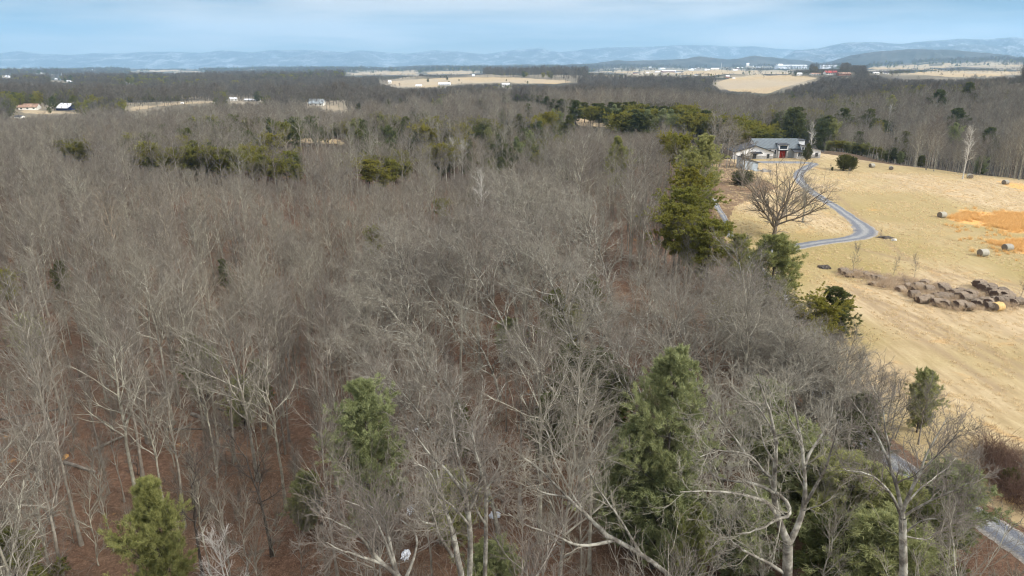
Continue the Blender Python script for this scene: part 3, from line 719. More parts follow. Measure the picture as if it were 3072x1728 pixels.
far_pine('fp0', 831, 'pine_dark', 15, 4.6); far_pine('fp1', 832, 'pine_dark', 13, 4.4, .1); far_pine('fp2', 833, 'pine_olive', 14, 4.8, .3, vp)
# ------------------------------------------------------------------ what each far tree must not hide: clearings, houses, evergreens
PROT = np.zeros((576, 1024)); 
def protect(poly, t=None, margin=1.0, soft=False):
    us = [p[0] for p in poly]; vs = [p[1] for p in poly]
    u0, u1, v0, v1 = int(max(0, min(us))), int(min(1023, max(us)+1)), int(max(0, min(vs))), int(min(575, max(vs)+1))
    if u1 <= u0 or v1 <= v0: return
    uu, vv = np.meshgrid(np.arange(u0, u1+1), np.arange(v0, v1+1)); m = in_poly(uu+.5, vv+.5, poly)
    if not m.any(): return
    if t is None:
        st = 6 if m.sum() > 20000 else 3
        ub, vb = np.arange(u0, u1+1+st, st), np.arange(v0, v1+1+(1 if m.sum() < 20000 else st), 1 if m.sum() < 20000 else st); gu, gv = np.meshgrid(ub, vb)
        T0 = np.minimum(hit(gu.ravel()+.5, gv.ravel()+.5), 12000).reshape(gu.shape); sv = 1 if m.sum() < 20000 else st
        t = np.where(m, T0[(vv-v0)//sv, (uu-u0)//st], 0)
    else: t = np.where(m, t, 0)
    sub = PROT[v0:v1+1, u0:u1+1]; np.maximum(sub, np.where(m, t, 0)*margin, out=sub)
def protect_box(u0, v0, u1, v1, t): protect([(u0,v0),(u1,v0),(u1,v1),(u0,v1)], t)
protect(FIELD_PX)
for poly, a, b in CLEAR: protect(poly)
SOFT = np.zeros((576, 1024))
def soft_box(u0, v0, u1, v1, t):
    a, b, c, d = int(max(0,u0)), int(min(1024,u1)), int(max(0,v0)), int(min(576,v1))
    if b > a and d > c: SOFT[c:d, a:b] = np.maximum(SOFT[c:d, a:b], t)
def hides(x, y, z, H, rad, MASK, rows=(0,.2,.4,.6,.8,1.0), cols=(-.7,0,.7), keep=.95):
    bad = np.zeros(x.shape, bool)
    for r in rows:
        u, v, t = project(x, y, z+H*(1-r))
        for c in cols:
            uu = np.round(u + c*rad*(.45+.55*(1-r))*FPX/np.maximum(t, 1)).astype(int); vv = np.round(v).astype(int)
            ok = (uu >= 0) & (uu < 1024) & (vv >= 0) & (vv < 576) & (t > 1)
            p = np.zeros(x.shape); p[ok] = MASK[vv[ok], uu[ok]]
            bad |= (p > 0) & (t < p*keep)
    return bad

# ------------------------------------------------------------------ labels: who is nearest to which landmark
LANDMARKS = []      # (text, u, v)
ORD = ['nearest','second','third','fourth','fifth','sixth','seventh','eighth','ninth','tenth','eleventh','twelfth','thirteenth','fourteenth','fifteenth','sixteenth','seventeenth','eighteenth','nineteenth','twentieth']
def landmark(text, u, v): LANDMARKS.append((text, u, v))
def label_all(items, noun):
    """items: (object, look, u, v); the label names the landmark, the side and the rank out from it"""
    buckets = {}
    for o, look, u, v in items:
        best = min(LANDMARKS, key=lambda L: math.hypot((u-L[1]), (v-L[2])*1.2))
        dx, dy = u-best[1], v-best[2]
        side = ('right of' if dx > 0 else 'left of') if abs(dx) > abs(dy)*.9 else ('in front of' if dy > 0 else 'behind')
        buckets.setdefault((look, best[0], side), []).append((math.hypot(dx, dy), o))
    for (look, lm, side), L in buckets.items():
        L.sort(key=lambda q: q[0])
        for k, (_, o) in enumerate(L):
            if len(L) == 1: o["label"] = f"{look} {noun} {side} the {lm}"
            else:
                w = ORD[k] if k < len(ORD) else 'far'
                w = w if k == 0 else w + '-nearest'
                o["label"] = f"{look} {noun}, {w} {side} the {lm}"

def put_tree(key, x, y, z, rz=0.0, sc=1.0, name='bare_tree', tilt=(0,0), names=None):
    o = empty(name, (x, y, z), rz, sc)
    if tilt != (0,0): o.rotation_euler = (tilt[0], tilt[1], rz)
    a, b = T[key]
    na, nb = names or ('trunk', 'foliage' if b.name.startswith('foliage') else 'crown')
    link(bpy.data.objects.new(na, a), o); link(bpy.data.objects.new(nb, b), o)
    return o

# ------------------------------------------------------------------ evergreens that show one by one
PINES = []          # (x, y, z, H, rad, t, u, vtop)
pine_items = []
HT = dict(goldyoung=8, gold0=17, gold1=15, pine0=17, pine1=15, pine2=18, olive0=15, olive1=14, olive2=16, darkpine0=16, darkpine1=14, youngpine=8, cedar0=6, shrub0=4.2)
RD = dict(goldyoung=2.4, gold0=3.2, gold1=3.0, pine0=3.2, pine1=3.0, pine2=3.7, olive0=3.6, olive1=3.2, olive2=3.0, darkpine0=3.2, darkpine1=3.0, youngpine=2.4, cedar0=2.0, shrub0=2.3)
LOOK = dict(gold='yellow-green', goldyoung='yellow-green', pine='blue-green', olive='yellowish olive', darkpine='dark green', youngpine='young soft green')
def evergreen_at(vx, vy, key, H, label=None, wide=1.0, look=None, group='evergreens among the bare trees', soft=True, foot=False, at=None):
    u, v = vx/2.5156, vy/2.5156
    if at is None: x, y, z = place(u, v, 0 if foot else H)
    else:                                   # standing in the hollow behind the crest: only its head shows
        x, y, zt = at_depth(u, v, at); z = Z1(x, y); H = min(max(zt-z, 5.0), 22.0)
    s = H/HT[key]
    if key.startswith(('olive','darkpine')): wide = wide*(1.0 if math.hypot(x, y) < 210 else (1.5 if key[0] == 'o' and x < 0 else 1.25))
    if math.hypot(x, y) < 130 and H <= 10.5: soft = False
    nm = 'young_pine' if key == 'youngpine' else ('cedar_tree' if key in ('cedar0','shrub0') else 'pine_tree')
    o = put_tree(key, x, y, z-.15, random.uniform(0, 6.28), s, nm)
    o.scale = (s*wide, s*wide, s)
    rad = RD[key]*s*wide; uu, vt, t = project(x, y, z+H); _, vb, _ = project(x, y, z+H*(.3 if t < 90 else .5))
    PINES.append((x, y, z, H, rad, float(t)))
    if soft: soft_box(uu-rad*1.0*FPX/t, vt, uu+rad*1.0*FPX/t, vb, float(t))
    tag(o, label, 'pine tree' if nm != 'cedar_tree' else 'cedar', group)
    if label is None:
        base = key.rstrip('0123456789')
        pine_items.append((o, LOOK.get(base, 'dark green'), float(uu), float(vt)))
    return o
G0 = 'large pines rising from the nearest woods'
evergreen_at(912, 958, 'pine0', 15.5, 'bushy blue-green pine standing alone in the lower middle left of the woods', 1.0, group=G0)
evergreen_at(1700, 888, 'pine2', 17.5, 'tallest broad green pine in the lower middle right among bare branches', .88, group=G0)
evergreen_at(365, 1212, 'gold1', 13.5, 'yellow-green pine at the bottom left edge beside the pale whitish tree', .85, group=G0)
evergreen_at(1752, 1268, 'gold0', 9, 'small pale green pine at the bottom edge below the tallest pine', .75, group=G0)
evergreen_at(1955, 596, 'goldyoung', 12, 'yellow-green pine in front of the sprawling bare field tree', 1.15, group=G0)
evergreen_at(1775, 343, 'pine2', 19, 'tall dense green pine left of the lawn of the grey-roofed house', 1.15, group=G0)
evergreen_at(1555, 345, 'gold1', 15, 'rounded light green pine alone left of the house pines', 1.0, group=G0)
evergreen_at(1357, 377, 'gold0', 14, 'light green pine just right of the dark double pines', .9, group=G0)
evergreen_at(2338, 932, 'youngpine', 7, 'thin young pine at the edge of the near field, lower right', .8, group=G0)
landmark('blue-green lone pine', 365, 430); landmark('tallest broad pine', 675, 430); landmark('bottom left pine', 145, 520)
landmark('small pale pine at the bottom edge', 697, 530); landmark('yellow-green pine by the sprawling tree', 777, 255); landmark('tall house pine', 705, 165)
landmark('rounded light green pine', 618, 150); landmark('double pines in the middle', 520, 155)
for a in [(1862,592,'goldyoung',9,.95),(2108,722,'darkpine1',9,1.3),(2060,755,'olive0',9,1.3),(1742,385,'gold0',16,1.1),(1712,340,'olive0',14,1.1),(1690,335,'olive1',13,1.0),(1735,425,'olive2',15,1.1),
          (1722,478,'olive0',14,1.25),(1790,555,'olive1',12,1.3),(1705,515,'olive1',13,1.1),(1745,535,'gold0',11,1.1),(1775,585,'gold1',9,1.0),(1300,345,'pine1',16,1.0),(1333,328,'pine0',15,1.0),(1278,372,'darkpine0',14,1.0),
          (1110,500,'olive1',10,.9),(938,572,'olive0',12,.75),(168,350,'olive1',12,1.1),(190,358,'olive0',12,1.1),(210,364,'olive2',11,1.0),(373,374,'olive1',12,1.1),
          (425,382,'olive0',13,1.0),(450,370,'olive1',14,1.05),(490,357,'olive2',15,1.1),(470,378,'olive0',13,1.1),(520,368,'olive0',14,1.1),(548,372,'olive1',14,1.1),(578,378,'olive2',14,1.1),(600,388,'olive0',12,1.0),(505,388,'olive1',11,1.1),(560,395,'olive2',11,1.1),
          (640,368,'olive1',12,1.0),(680,338,'olive0',13,1.1),(662,392,'olive2',12,1.0),(690,402,'olive0',11,1.1),(722,380,'olive1',11,.9),(745,414,'olive2',10,1.0),
          (925,402,'olive1',13,1.1),(952,392,'olive0',13,1.1),(985,404,'olive2',13,1.0),(1010,398,'olive1',11,1.0),(960,424,'olive0',11,1.1),
          (1400,728,'darkpine1',10,1.0),(1432,868,'darkpine0',10,1.1),(1505,880,'darkpine1',10,1.2),(1282,800,'youngpine',6,1.1),(1548,915,'darkpine0',9,1.1),(1480,690,'darkpine1',9,1.1),
          (478,838,'darkpine1',10,.9),(500,868,'youngpine',8,1.0),(640,905,'darkpine0',8,1.1),(145,655,'darkpine1',8,.9),(60,790,'youngpine',8,1.0),(600,950,'youngpine',7,1.0),(5,680,'olive1',9,1.0),(560,650,'darkpine0',8,.9),
          (1925,960,'youngpine',9,1.1),(2010,1065,'youngpine',9,1.3),(2075,1120,'darkpine1',8,1.3),(2160,1150,'youngpine',9,1.3),(2260,1210,'youngpine',8,1.4),(2110,1290,'darkpine1',8,1.4),(2240,1310,'youngpine',9,1.4),(2350,1270,'darkpine0',8,1.4),(2410,1170,'youngpine',8,1.3),
          (1880,1230,'youngpine',8,1.3),(1610,1050,'pine1',12,1.1),(1590,1120,'youngpine',9,1.3),(1660,1170,'youngpine',9,1.2),(8,1335,'darkpine1',10,1.0),(1430,770,'youngpine',7,1.0),(1240,1370,'youngpine',6,1.2),
          (1830,760,'olive0',7,1.3),(1950,740,'olive1',8,1.4),(2000,830,'olive0',7,1.4),(1390,990,'darkpine1',8,1.1),(1130,1180,'youngpine',7,1.1),(760,1190,'youngpine',6,1.0),(1150,1010,'darkpine1',7,1.0),(2180,985,'darkpine0',9,1.1)]:
    evergreen_at(*a[:4], wide=a[4])
def R2(zx, zy): return (1024+zx/2.5156)*.8385, zy/3.0
def R3(zx, zy): return (2048+zx/2.5156)*.8385, zy/3.0
for k, (a, b) in enumerate([(350,750),(130,780),(690,745),(770,712),(740,740),(540,840),(480,880),(590,965),(640,960),(300,870),(1060,740),(1240,722),(1220,820),(1090,900),(1110,960),(1410,780),(1340,860),(1600,822),(1555,850),(1650,840),(1720,865),(1200,1185),(360,960),(750,1090),(90,900),(450,740)]):
    evergreen_at(*R2(a, b), ['darkpine0','darkpine1','pine1','olive0','pine0'][k % 5], random.uniform(12, 16), look='dark green')
g_ = np.random.default_rng(3)
for x in range(1500, 1800, 55): evergreen_at(*R2(x, 725+(x-1500)*.12+g_.uniform(-8,8)), f'darkpine{x%2}', 15, wide=1.2, look='dark green')
for x in range(1330, 1500, 60): evergreen_at(*R2(x, 712+g_.uniform(-5,8)), 'darkpine1', 14, wide=1.2, look='dark green')
for row, (x0, x1, y0, st) in enumerate([(1850,2560,772,58),(1880,2600,800,62),(2090,2600,832,58),(2110,2340,865,64)]):
    for x in range(x0, x1, st): evergreen_at(*R2(x+g_.uniform(-12,12), y0+g_.uniform(-12,12)), ['darkpine0','olive0','darkpine1','pine1'][int(g_.integers(4)) if row else 0], g_.uniform(12, 15), wide=1.3, look='deep green', at=430-row*28+g_.uniform(-8,8))
for k, (a, b) in enumerate([(20,800),(90,820),(170,830),(60,850),(140,860),(230,880),(290,890),(40,880),(400,890),(450,900),(500,920),(560,930),(610,950),(650,970),(700,1000),(470,930),(540,960),(590,980),(640,1005),(330,880)]):
    evergreen_at(*R3(a, b), ['olive0','olive1','darkpine0','olive2'][k % 4], 13, wide=1.2, look='deep green', at=385-(b-800)*.42)
for k, (a, b) in enumerate([(890,770),(850,800),(820,790),(1230,752),(1430,770),(1110,870),(1150,900),(1330,990),(1090,920),(2090,810),(2070,930),(2340,960),(2180,562),(1960,612),(1600,612),(1680,990)]):
    evergreen_at(*R3(a, b), ['darkpine0','darkpine1','pine0','darkpine0'][k % 4], random.uniform(13, 16), look='shadowy green', at=480-(b-560)*.33)
for k, (a, b) in enumerate([(1100,1105),(1165,1100),(1250,1070),(1320,1085),(1400,1075),(1450,1120),(1510,1125),(1590,1110),(1650,1140),(1360,1110),(1550,1150),(1810,1170),(2270,1175),(1200,1120),(1290,1110)]):
    evergreen_at(*R3(a, b), ['pine0','olive1','pine1','darkpine0'][k % 4], 9.5, wide=1.6, look='bushy green', group='evergreens behind the crest of the near field', at=float(np.interp(a, [1000,1600,2600], [304,284,262])))
landmark('grey-roofed house', 782, 150); landmark('wide evergreen band', 700, 112); landmark('left olive pine grove', 205, 155); landmark('small olive grove in the middle left', 380, 163)
landmark('pine group behind the field crest', 870, 158); landmark('right-hand wooded hill top', 930, 90); landmark('golden clearing', 313, 140)
landmark('bare clearing left of the evergreen band', 606, 122); landmark('row of rotting bales', 930, 290); landmark('sprawling field tree', 775, 225)
# yard evergreens
CED = evergreen_at(2150*.8385+1740/6.44*.8385, (380+652/6.44)*.8385, 'cedar0', 6.3, 'pointed dark cedar standing against the right end of the grey-roofed house', 1.0, group='yard evergreens', foot=True)
SHR = evergreen_at(*R3(1215,1287), 'shrub0', 4.6, 'wide round dark cedar shrub alone on the lawn right of the house', 1.05, group='yard evergreens', foot=True)
SHR2 = evergreen_at(*R3(1262,1290), 'shrub0', 4.2, 'smaller cedar shrub grown into the right side of the wide one', .9, group='yard evergreens', foot=True)
evergreen_at(*R3(1128,1288), 'shrub0', 1.2, 'tiny round evergreen bush on the lawn beside a sapling', .6, group='yard evergreens', foot=True)
evergreen_at(*R3(455,1400), 'shrub0', 3.6, 'dark spreading evergreen shrub at the foot of the yard tree', 1.7, group='yard evergreens', foot=True)

# ------------------------------------------------------------------ bare trees with a shape of their own, drawn limb by limb
def resample(P, n):
    P = np.asarray(P, float); d = np.r_[0, np.cumsum(np.linalg.norm(np.diff(P, axis=0), axis=1))]
    t = np.linspace(0, d[-1], n); Q = np.stack([np.interp(t, d, P[:, k]) for k in range(3)], 1)
    for _ in range(2): Q[1:-1] = (Q[:-2]+Q[1:-1]*2+Q[2:])/4
    return Q
def limb_tree(label, org, scale, Y, limbs, seed, group, sub=10, tw=4, fine=2, mats=('bark_near','twig_near')):
    """limbs: (points in the measured view, radius at start, radius at end, how far the end comes forward)"""
    g = np.random.default_rng(seed); W = []
    for k, (pts, ra, rb, dy) in enumerate(limbs):
        Q = []
        for i, (a, b) in enumerate(pts):
            u = (org[0]+a/scale)/3; v = (org[1]+b/scale)/3; A, c, e = ray(u, v)
            f = i/(len(pts)-1); yy = Y - dy*f**1.3 + (0 if k == 0 else LEN0(limbs, W, pts[0], org, scale, Y))
            t = yy/c; Q.append((A*t, yy, CAM_Z+e*t))
        W.append(np.array(Q))
    foot = W[0][0].copy(); gz = Z1(foot[0], foot[1]); base = np.array([foot[0]+.1, foot[1]+.1, gz])
    W[0] = np.vstack([base - [0,0,.3], base*.5+foot*.5, W[0]])
    st, br = Geo(), Geo(); NP = 16
    P = np.stack([resample(w, NP) for w in W]) - base; Rr = np.stack([ra + (rb-ra)*np.linspace(0, 1, NP)**.8 for _, ra, rb, _ in limbs])
    P[1:] += np.cumsum(g.normal(0, .035, (len(W)-1, NP, 3)), axis=1)*np.linspace(0, 1, NP)[None, :, None]
    Rr[0, 0] *= 1.4
    st.tubes(P, Rr, 8)
    P2, R2_ = grow(P[1:], Rr[1:], sub, .22, 1.0, 42, 14, 2.0, 8, .17, .05, .42, .016, .3, g, lambda t: 1.2-.5*t)
    br.tubes(P2, R2_, 5)
    P3, R3_ = grow(P2, R2_, 6, .12, 1.0, 36, 12, .50, 6, .16, .06, .55, .010, .45, g, lambda t: 1.1-.4*t); br.tubes(P3, R3_, 4)
    P4, R4_ = grow(P3, R3_, tw, .12, 1.0, 34, 12, .52, 4, .15, .06, .6, .0075, .5, g); br.tubes(P4, R4_, 3)
    P5, R5_ = grow(P4, R4_, fine, .1, 1.0, 32, 12, .6, 3, .14, .05, .7, .0055, .7, g); br.tubes(P5, R5_, 3)
    o = empty('bare_tree', tuple(base)); tag(o, label, 'bare tree', group)
    link(bpy.data.objects.new('trunk', mesh_of('trunk', st, M[mats[0]])), o)
    link(bpy.data.objects.new('crown', mesh_of('crown', br, M[mats[1]])), o)
    u, v, t = project(base[0], base[1], base[2]+12)
    HERO.append((base[0], base[1])); return o
def LEN0(limbs, W, p0, org, scale, Y):
    """depth already reached where this limb leaves an earlier one"""
    best = (1e9, 0.0)
    for (pts, _, _, dy), w in zip(limbs, W):
        for i, p in enumerate(pts):
            d = math.hypot(p[0]-p0[0], p[1]-p0[1])
            if d < best[0]: best = (d, w[min(i, len(w)-1)][1]-Y)
    return best[1]
HERO = []
GH = 'large bare trees at the bottom of the picture'
r5 = (2048, 1152); r6 = (1024, 1152); q = 2.5156
limb_tree('large grey forked tree with a long limb reaching far left, bottom right of the picture', r5, q, 30.0, [
 ([(790,1500),(792,1300),(795,1200)], .34,.27,0),
 ([(795,1200),(740,1080),(700,950),(690,780),(715,620),(730,430),(700,250),(640,100),(600,-50)], .22,.03,2),
 ([(800,1210),(850,1120),(920,950),(930,780),(910,560),(880,350),(850,200),(820,20)], .19,.03,-3),
 ([(930,900),(1000,780),(1080,650),(1150,500),(1200,350),(1240,200)], .09,.02,3),
 ([(905,650),(960,520),(1050,400),(1100,300),(1140,100)], .10,.02,-2),
 ([(695,970),(640,880),(520,860),(400,830),(200,830),(0,860)], .12,.025,4),
 ([(690,820),(600,770),(480,740),(300,720),(210,700),(100,590)], .11,.02,-1),
 ([(700,820),(790,870),(820,960),(830,1010),(700,1010),(680,1060),(560,1110),(400,1130)], .12,.025,2.5),
 ([(690,720),(600,650),(500,560),(400,420),(270,280),(150,120)], .09,.018,1),
 ([(610,660),(520,540),(380,500),(250,490),(130,530)], .07,.015,3),
 ([(715,620),(640,520),(590,420),(560,300),(500,180)], .07,.015,-3),
 ([(720,450),(650,300),(560,180),(440,120),(300,20)], .06,.015,0),
 ([(780,1440),(640,1340),(500,1280),(400,1210),(350,1160),(230,1150)], .11,.025,3),
 ([(350,1160),(380,1050),(400,1000)], .04,.015,0),
 ([(885,400),(800,260),(780,120),(760,-20)], .06,.015,2)], 31, GH)
limb_tree('slender dark-stemmed tree with upswept fan of branches at the bottom right corner', r5, q, 31.0, [
 ([(1672,1500),(1665,1300),(1660,1100),(1660,1010)], .30,.20,0),
 ([(1660,1010),(1625,800),(1570,650),(1520,500),(1450,380),(1330,230),(1250,100)], .14,.02,-2),
 ([(1650,1000),(1590,850),(1500,740),(1420,680),(1300,630),(1240,650),(1200,600)], .10,.018,3),
 ([(1660,960),(1720,800),(1790,660),(1850,500),(1900,380),(1980,250)], .12,.018,-1),
 ([(1790,670),(1900,560),(2000,450),(2090,350)], .06,.015,2),
 ([(1680,990),(1780,930),(1900,870),(2060,800),(2200,700)], .08,.015,1),
 ([(1680,1120),(1800,1030),(1950,1000),(2150,960)], .06,.014,2),
 ([(1690,900),(1800,780),(1930,680),(2080,560)], .06,.014,-3),
 ([(1570,650),(1560,480),(1520,330),(1530,180),(1450,60)], .07,.015,1),
 ([(1690,1150),(1830,1180),(1990,1080)], .05,.014,-1)], 32, GH, sub=13)
limb_tree('straight pale tree with many rising forks, bottom edge just right of centre-left', r6, q, 29.0, [
 ([(960,1500),(975,1300),(985,1150),(960,1000),(945,880)], .17,.13,0),
 ([(945,880),(900,790),(850,720),(740,590),(650,520),(560,420),(500,330)], .11,.018,2),
 ([(945,880),(930,700),(880,560),(860,400),(840,250),(830,100)], .11,.018,-2),
 ([(962,950),(1010,880),(1040,780),(1060,690),(1040,560),(1010,420),(1000,300)], .09,.016,1),
 ([(975,1080),(900,980),(820,900),(760,840),(680,650),(560,590)], .08,.016,3)], 33, GH)
limb_tree('thin pale forked tree beside the white scrap, bottom edge of the picture', r6, q, 30.0, [
 ([(1080,1500),(1090,1250),(1095,1080),(1090,950),(1095,800)], .15,.10,0),
 ([(1095,1060),(1040,1000),(1000,880),(940,800),(860,700)], .08,.016,2),
 ([(1095,800),(1130,730),(1180,620),(1190,540),(1140,450)], .07,.015,-1),
 ([(1095,800),(1070,680),(1020,580),(1000,470),(1040,350)], .07,.015,1),
 ([(1095,890),(1170,860),(1240,830),(1270,790)], .05,.014,2)], 34, GH)
limb_tree('leaning pale tree with twin stems fanning up left at the bottom edge', r6, q, 28.0, [
 ([(925,1500),(900,1400),(870,1280)], .17,.15,0),
 ([(870,1280),(830,1100),(790,980),(770,900),(700,830),(640,720),(600,660)], .12,.018,1),
 ([(880,1300),(860,1150),(840,1050),(800,960),(780,820),(740,700),(740,550),(730,420)], .11,.018,-2),
 ([(840,1300),(740,1150),(680,1000),(620,880)], .10,.016,3),
 ([(700,1060),(600,1040),(520,980)], .06,.015,1)], 35, GH)
limb_tree('heavy-limbed tree spreading low to the left, bottom edge below the blue-green pine', r6, q, 26.0, [
 ([(560,1560),(480,1480),(400,1420)], .2,.15,0),
 ([(400,1420),(300,1350),(240,1280),(180,1170),(100,1090),(0,1060),(-100,1000)], .13,.02,1),
 ([(300,1350),(150,1310),(0,1270),(-120,1250)], .09,.018,2),
 ([(420,1430),(380,1250),(350,1050),(310,960),(200,900)], .11,.018,-2),
 ([(400,1400),(330,1180),(250,1000),(160,940),(30,900)], .09,.016,0),
 ([(480,1480),(560,1300),(590,1150),(520,1050),(400,1010)], .09,.016,-3)], 36, GH)
limb_tree('long leaning tree whose limbs sweep up to the left, bottom centre right', r6, q, 30.0, [
 ([(2600,1560),(2500,1449),(2250,1270),(2000,1140)], .16,.12,0),
 ([(2000,1140),(1880,1020),(1700,850),(1560,700),(1400,560),(1250,450)], .13,.018,-1),
 ([(2060,1180),(1900,1220),(1750,1220),(1600,1130),(1450,1080),(1280,960)], .10,.018,3),
 ([(1880,1020),(1780,900),(1700,760),(1600,560),(1580,380),(1500,250)], .08,.016,-3),
 ([(2250,1270),(2150,1100),(2050,950),(1900,780),(1850,600)], .09,.016,2),
 ([(1700,850),(1560,830),(1420,760),(1340,660)], .06,.015,1)], 37, GH)
# trees of the lawn and field
def tree_foot(vx, vy, key, H, Href, label, cat='bare tree', group='bare trees standing in the open', rz=0, name='bare_tree'):
    x, y, z = place(vx/2.5156, vy/2.5156, 0); s = H/Href
    o = put_tree(key, x, y, z-.1, rz, s, name); tag(o, label, cat, group); HERO.append((x, y)); return o
def R4(zx, zy): return (2048+zx/2.5156)*.8385, (576+zy/2.5156)*.8385
tree_foot(*R4(690,335), 'sprawl0', 17.5, 12, 'wide sprawling many-stemmed dark tree in front of the looping gravel lane', rz=1.0)
tree_foot(*R4(905,232), 'yard0', 10.5, 12.5, 'smaller dark bare tree behind the sprawling one, inside the bend of the lane', rz=2.2)
tree_foot((2150+490/6.44)*.8385, (380+1160/6.44)*.8385, 'yard0', 13, 12.5, 'tall bare yard tree with a dark shrub at its foot, left of the lawn', rz=.4)
tree_foot((2150+190/6.44)*.8385, (380+800/6.44)*.8385, 'forest2', 15, 20, 'broad grey bare tree in front of the left wing of the house', rz=4.4)
tree_foot((2150-10/6.44)*.8385, (380+900/6.44)*.8385, 'forest4', 16, 20, 'tall grey bare tree between the dense green pines and the house', rz=2.4)
tree_foot((2150+330/6.44)*.8385, (380+770/6.44)*.8385, 'forest0', 12, 20, 'thin grey bare tree beside the pale shed, in front of the left wing', rz=1.4)
for k_, (a, b, h_, l) in enumerate(((60,770,14,'dense twiggy grey tree hiding the far end of the left wing'),(250,760,13,'dense twiggy grey tree close in front of the left wing'),(-90,850,15,'dense twiggy grey tree behind the tall green pines'))):
    tree_foot((2150+a/6.44)*.8385, (380+b/6.44)*.8385, f'spread{k_}', h_, 18, l, rz=3+k_)
for a, b, l in ((1110,1303,'tiny staked sapling left of the round cedar shrub'),(1253,1330,'thin young tree in front of the round cedar shrub'),(560,1330,'slim sapling on the brown lawn right of the yard tree')):
    tree_foot(*R3(a, b), 'sapling1', 2.6, 6.5, l, group='young trees on the lawn')
tree_foot((2450+455/4.14)*.8385, (750+250/4.14)*.8385, 'sapling1', 4.6, 6.5, 'round grey bush growing out of the left end of the rotting bales', 'bush', name='bare_bush', group='bushes among the bales')
tree_foot((2450+1215/4.14)*.8385, (750+345/4.14)*.8385, 'sapling0', 4.0, 8, 'thin spreading sapling rising behind the middle of the rotting bales', group='bushes among the bales')
tree_foot((2450+955/4.14)*.8385, (750+310/4.14)*.8385, 'sapling0', 3.4, 8, 'leaning sapling behind the rotting bales, left of the other one', group='bushes among the bales', rz=2)
tree_foot((2450+2530/4.14)*.8385, (750+600/4.14)*.8385, 'sapling0', 5.0, 8, 'slim sapling at the right edge of the picture beside the bales', group='bushes among the bales', rz=3)
tree_foot(1490, 318, 'yard0', 8, 12.5, 'small dark bare tree standing in the clearing left of the evergreen band', rz=3)
tree_foot(*R4(1490,340), 'sapling1', 1.6, 6.5, 'low brush on the stone pile by the bend of the lane', 'bush', name='bare_bush')
def tree_top(vx, vy, key, H, Href, label, group, rz=0, tilt=(0,0), cat='bare tree'):
    x, y, z = place(vx/2.5156, vy/2.5156, H); o = put_tree(key, x, y, z-.1, rz, H/Href, 'bare_tree', tilt=tilt)
    tag(o, label, cat, group); HERO.append((x, y)); u, v, t = project(x, y, z+H*.8)
    soft_box(u-6, v-5, u+6, v+22, float(t)); return o
GW = 'pale barked trees'
tree_top(1210, 435, 'white0', 17, 20, 'white-limbed tree in the hollow below the double pines', GW, 1)
tree_top(1140, 352, 'white0', 19, 20, 'tall whitish tree left of the double pines', GW, 2)
tree_top(1162, 358, 'white0', 18, 20, 'second tall whitish tree close beside the double pines', GW, 4)
tree_top(1120, 366, 'white0', 16, 20, 'leftmost of the whitish trees left of the double pines', GW, 5)
tree_top(548, 1340, 'white0', 12, 20, 'small whitish tree at the bottom edge right of the yellow-green pine', GW, 3)
tree_top(R3(1575,800)[0], R3(1575,800)[1], 'white0', 18, 20, 'dead white tree standing on the wooded hill right of the house', GW, 3)
tree_top(R3(2190,970)[0], R3(2190,970)[1], 'white0', 16, 20, 'white bare tree at the foot of the wooded hill, far right', GW, 1)
tree_top(R3(990,930)[0], R3(990,930)[1], 'white0', 13, 20, 'pale bare tree just behind the right end of the house', GW, 1)
tree_top(640, 1060, 'dark0', 13, 15, 'dark-stemmed tree leaning left over the open leaf litter, lower left', 'dark barked trees', .3)
tree_top(455, 1130, 'dark0', 12, 15, 'dark thin tree behind the yellow-green pine, lower left', 'dark barked trees', 2.4)
# ------------------------------------------------------------------ the grey-roofed house
M['render_white'] = plain('white_render', (.80,.80,.79), .75, .05, .6)
M['stone'] = plain('grey_stone', (.36,.35,.33), .9, .28, 2.2)
M['trim'] = plain('dark_trim', (.035,.038,.045), .5, .15)
M['glass'] = plain('window_glass', (.03,.038,.05), .08, .2, .5, spec=.6)
M['red_door'] = plain('red_door', (.30,.030,.020), .45, .3, 1.5)
M['porch_grey'] = plain('porch_wall', (.30,.32,.32), .8, .12)
M['pale_metal'] = plain('pale_metal_roof', (.40,.45,.48), .5, .12, .8)
def seam_metal(name, col):
    m, nt, b = mat_base(name)
    o = N(nt, 'ShaderNodeTexCoord').outputs['Object']
    w = N(nt, 'ShaderNodeTexWave'); w.bands_direction = 'X'; w.inputs['Scale'].default_value = .62; w.inputs['Distortion'].default_value = 0
    nt.links.new(o, w.inputs['Vector'])
    c = ramp(nt, w.outputs['Fac'], [(0, tuple(k*1.15 for k in col)), (.8, col), (.93, tuple(k*.55 for k in col))])
    f = noise(nt, .4, 3, .6, o)
    nt.links.new(mixc(nt, 1.0, c, ramp(nt, f, [(.3,(.85,.85,.85)),(.7,(1.1,1.1,1.1))]), 'MULTIPLY'), b.inputs['Base Color'])
    b.inputs['Roughness'].default_value = .45; b.inputs['Specular IOR Level'].default_value = .4
    return m
M['seam_grey'] = seam_metal('grey_seam_metal', (.12,.145,.16))
hx, hy, hz = place((2150+1250/6.44)/3, (380+603/6.44)/3)
HZ = hz
house = empty('modern_house', (hx, hy, HZ)); tag(house, 'long white and stone house with grey seamed roof and red double doors', 'house')
def hbox(name, mat, *b, parent=house): return MB().box(*b).build(name, mat, parent)
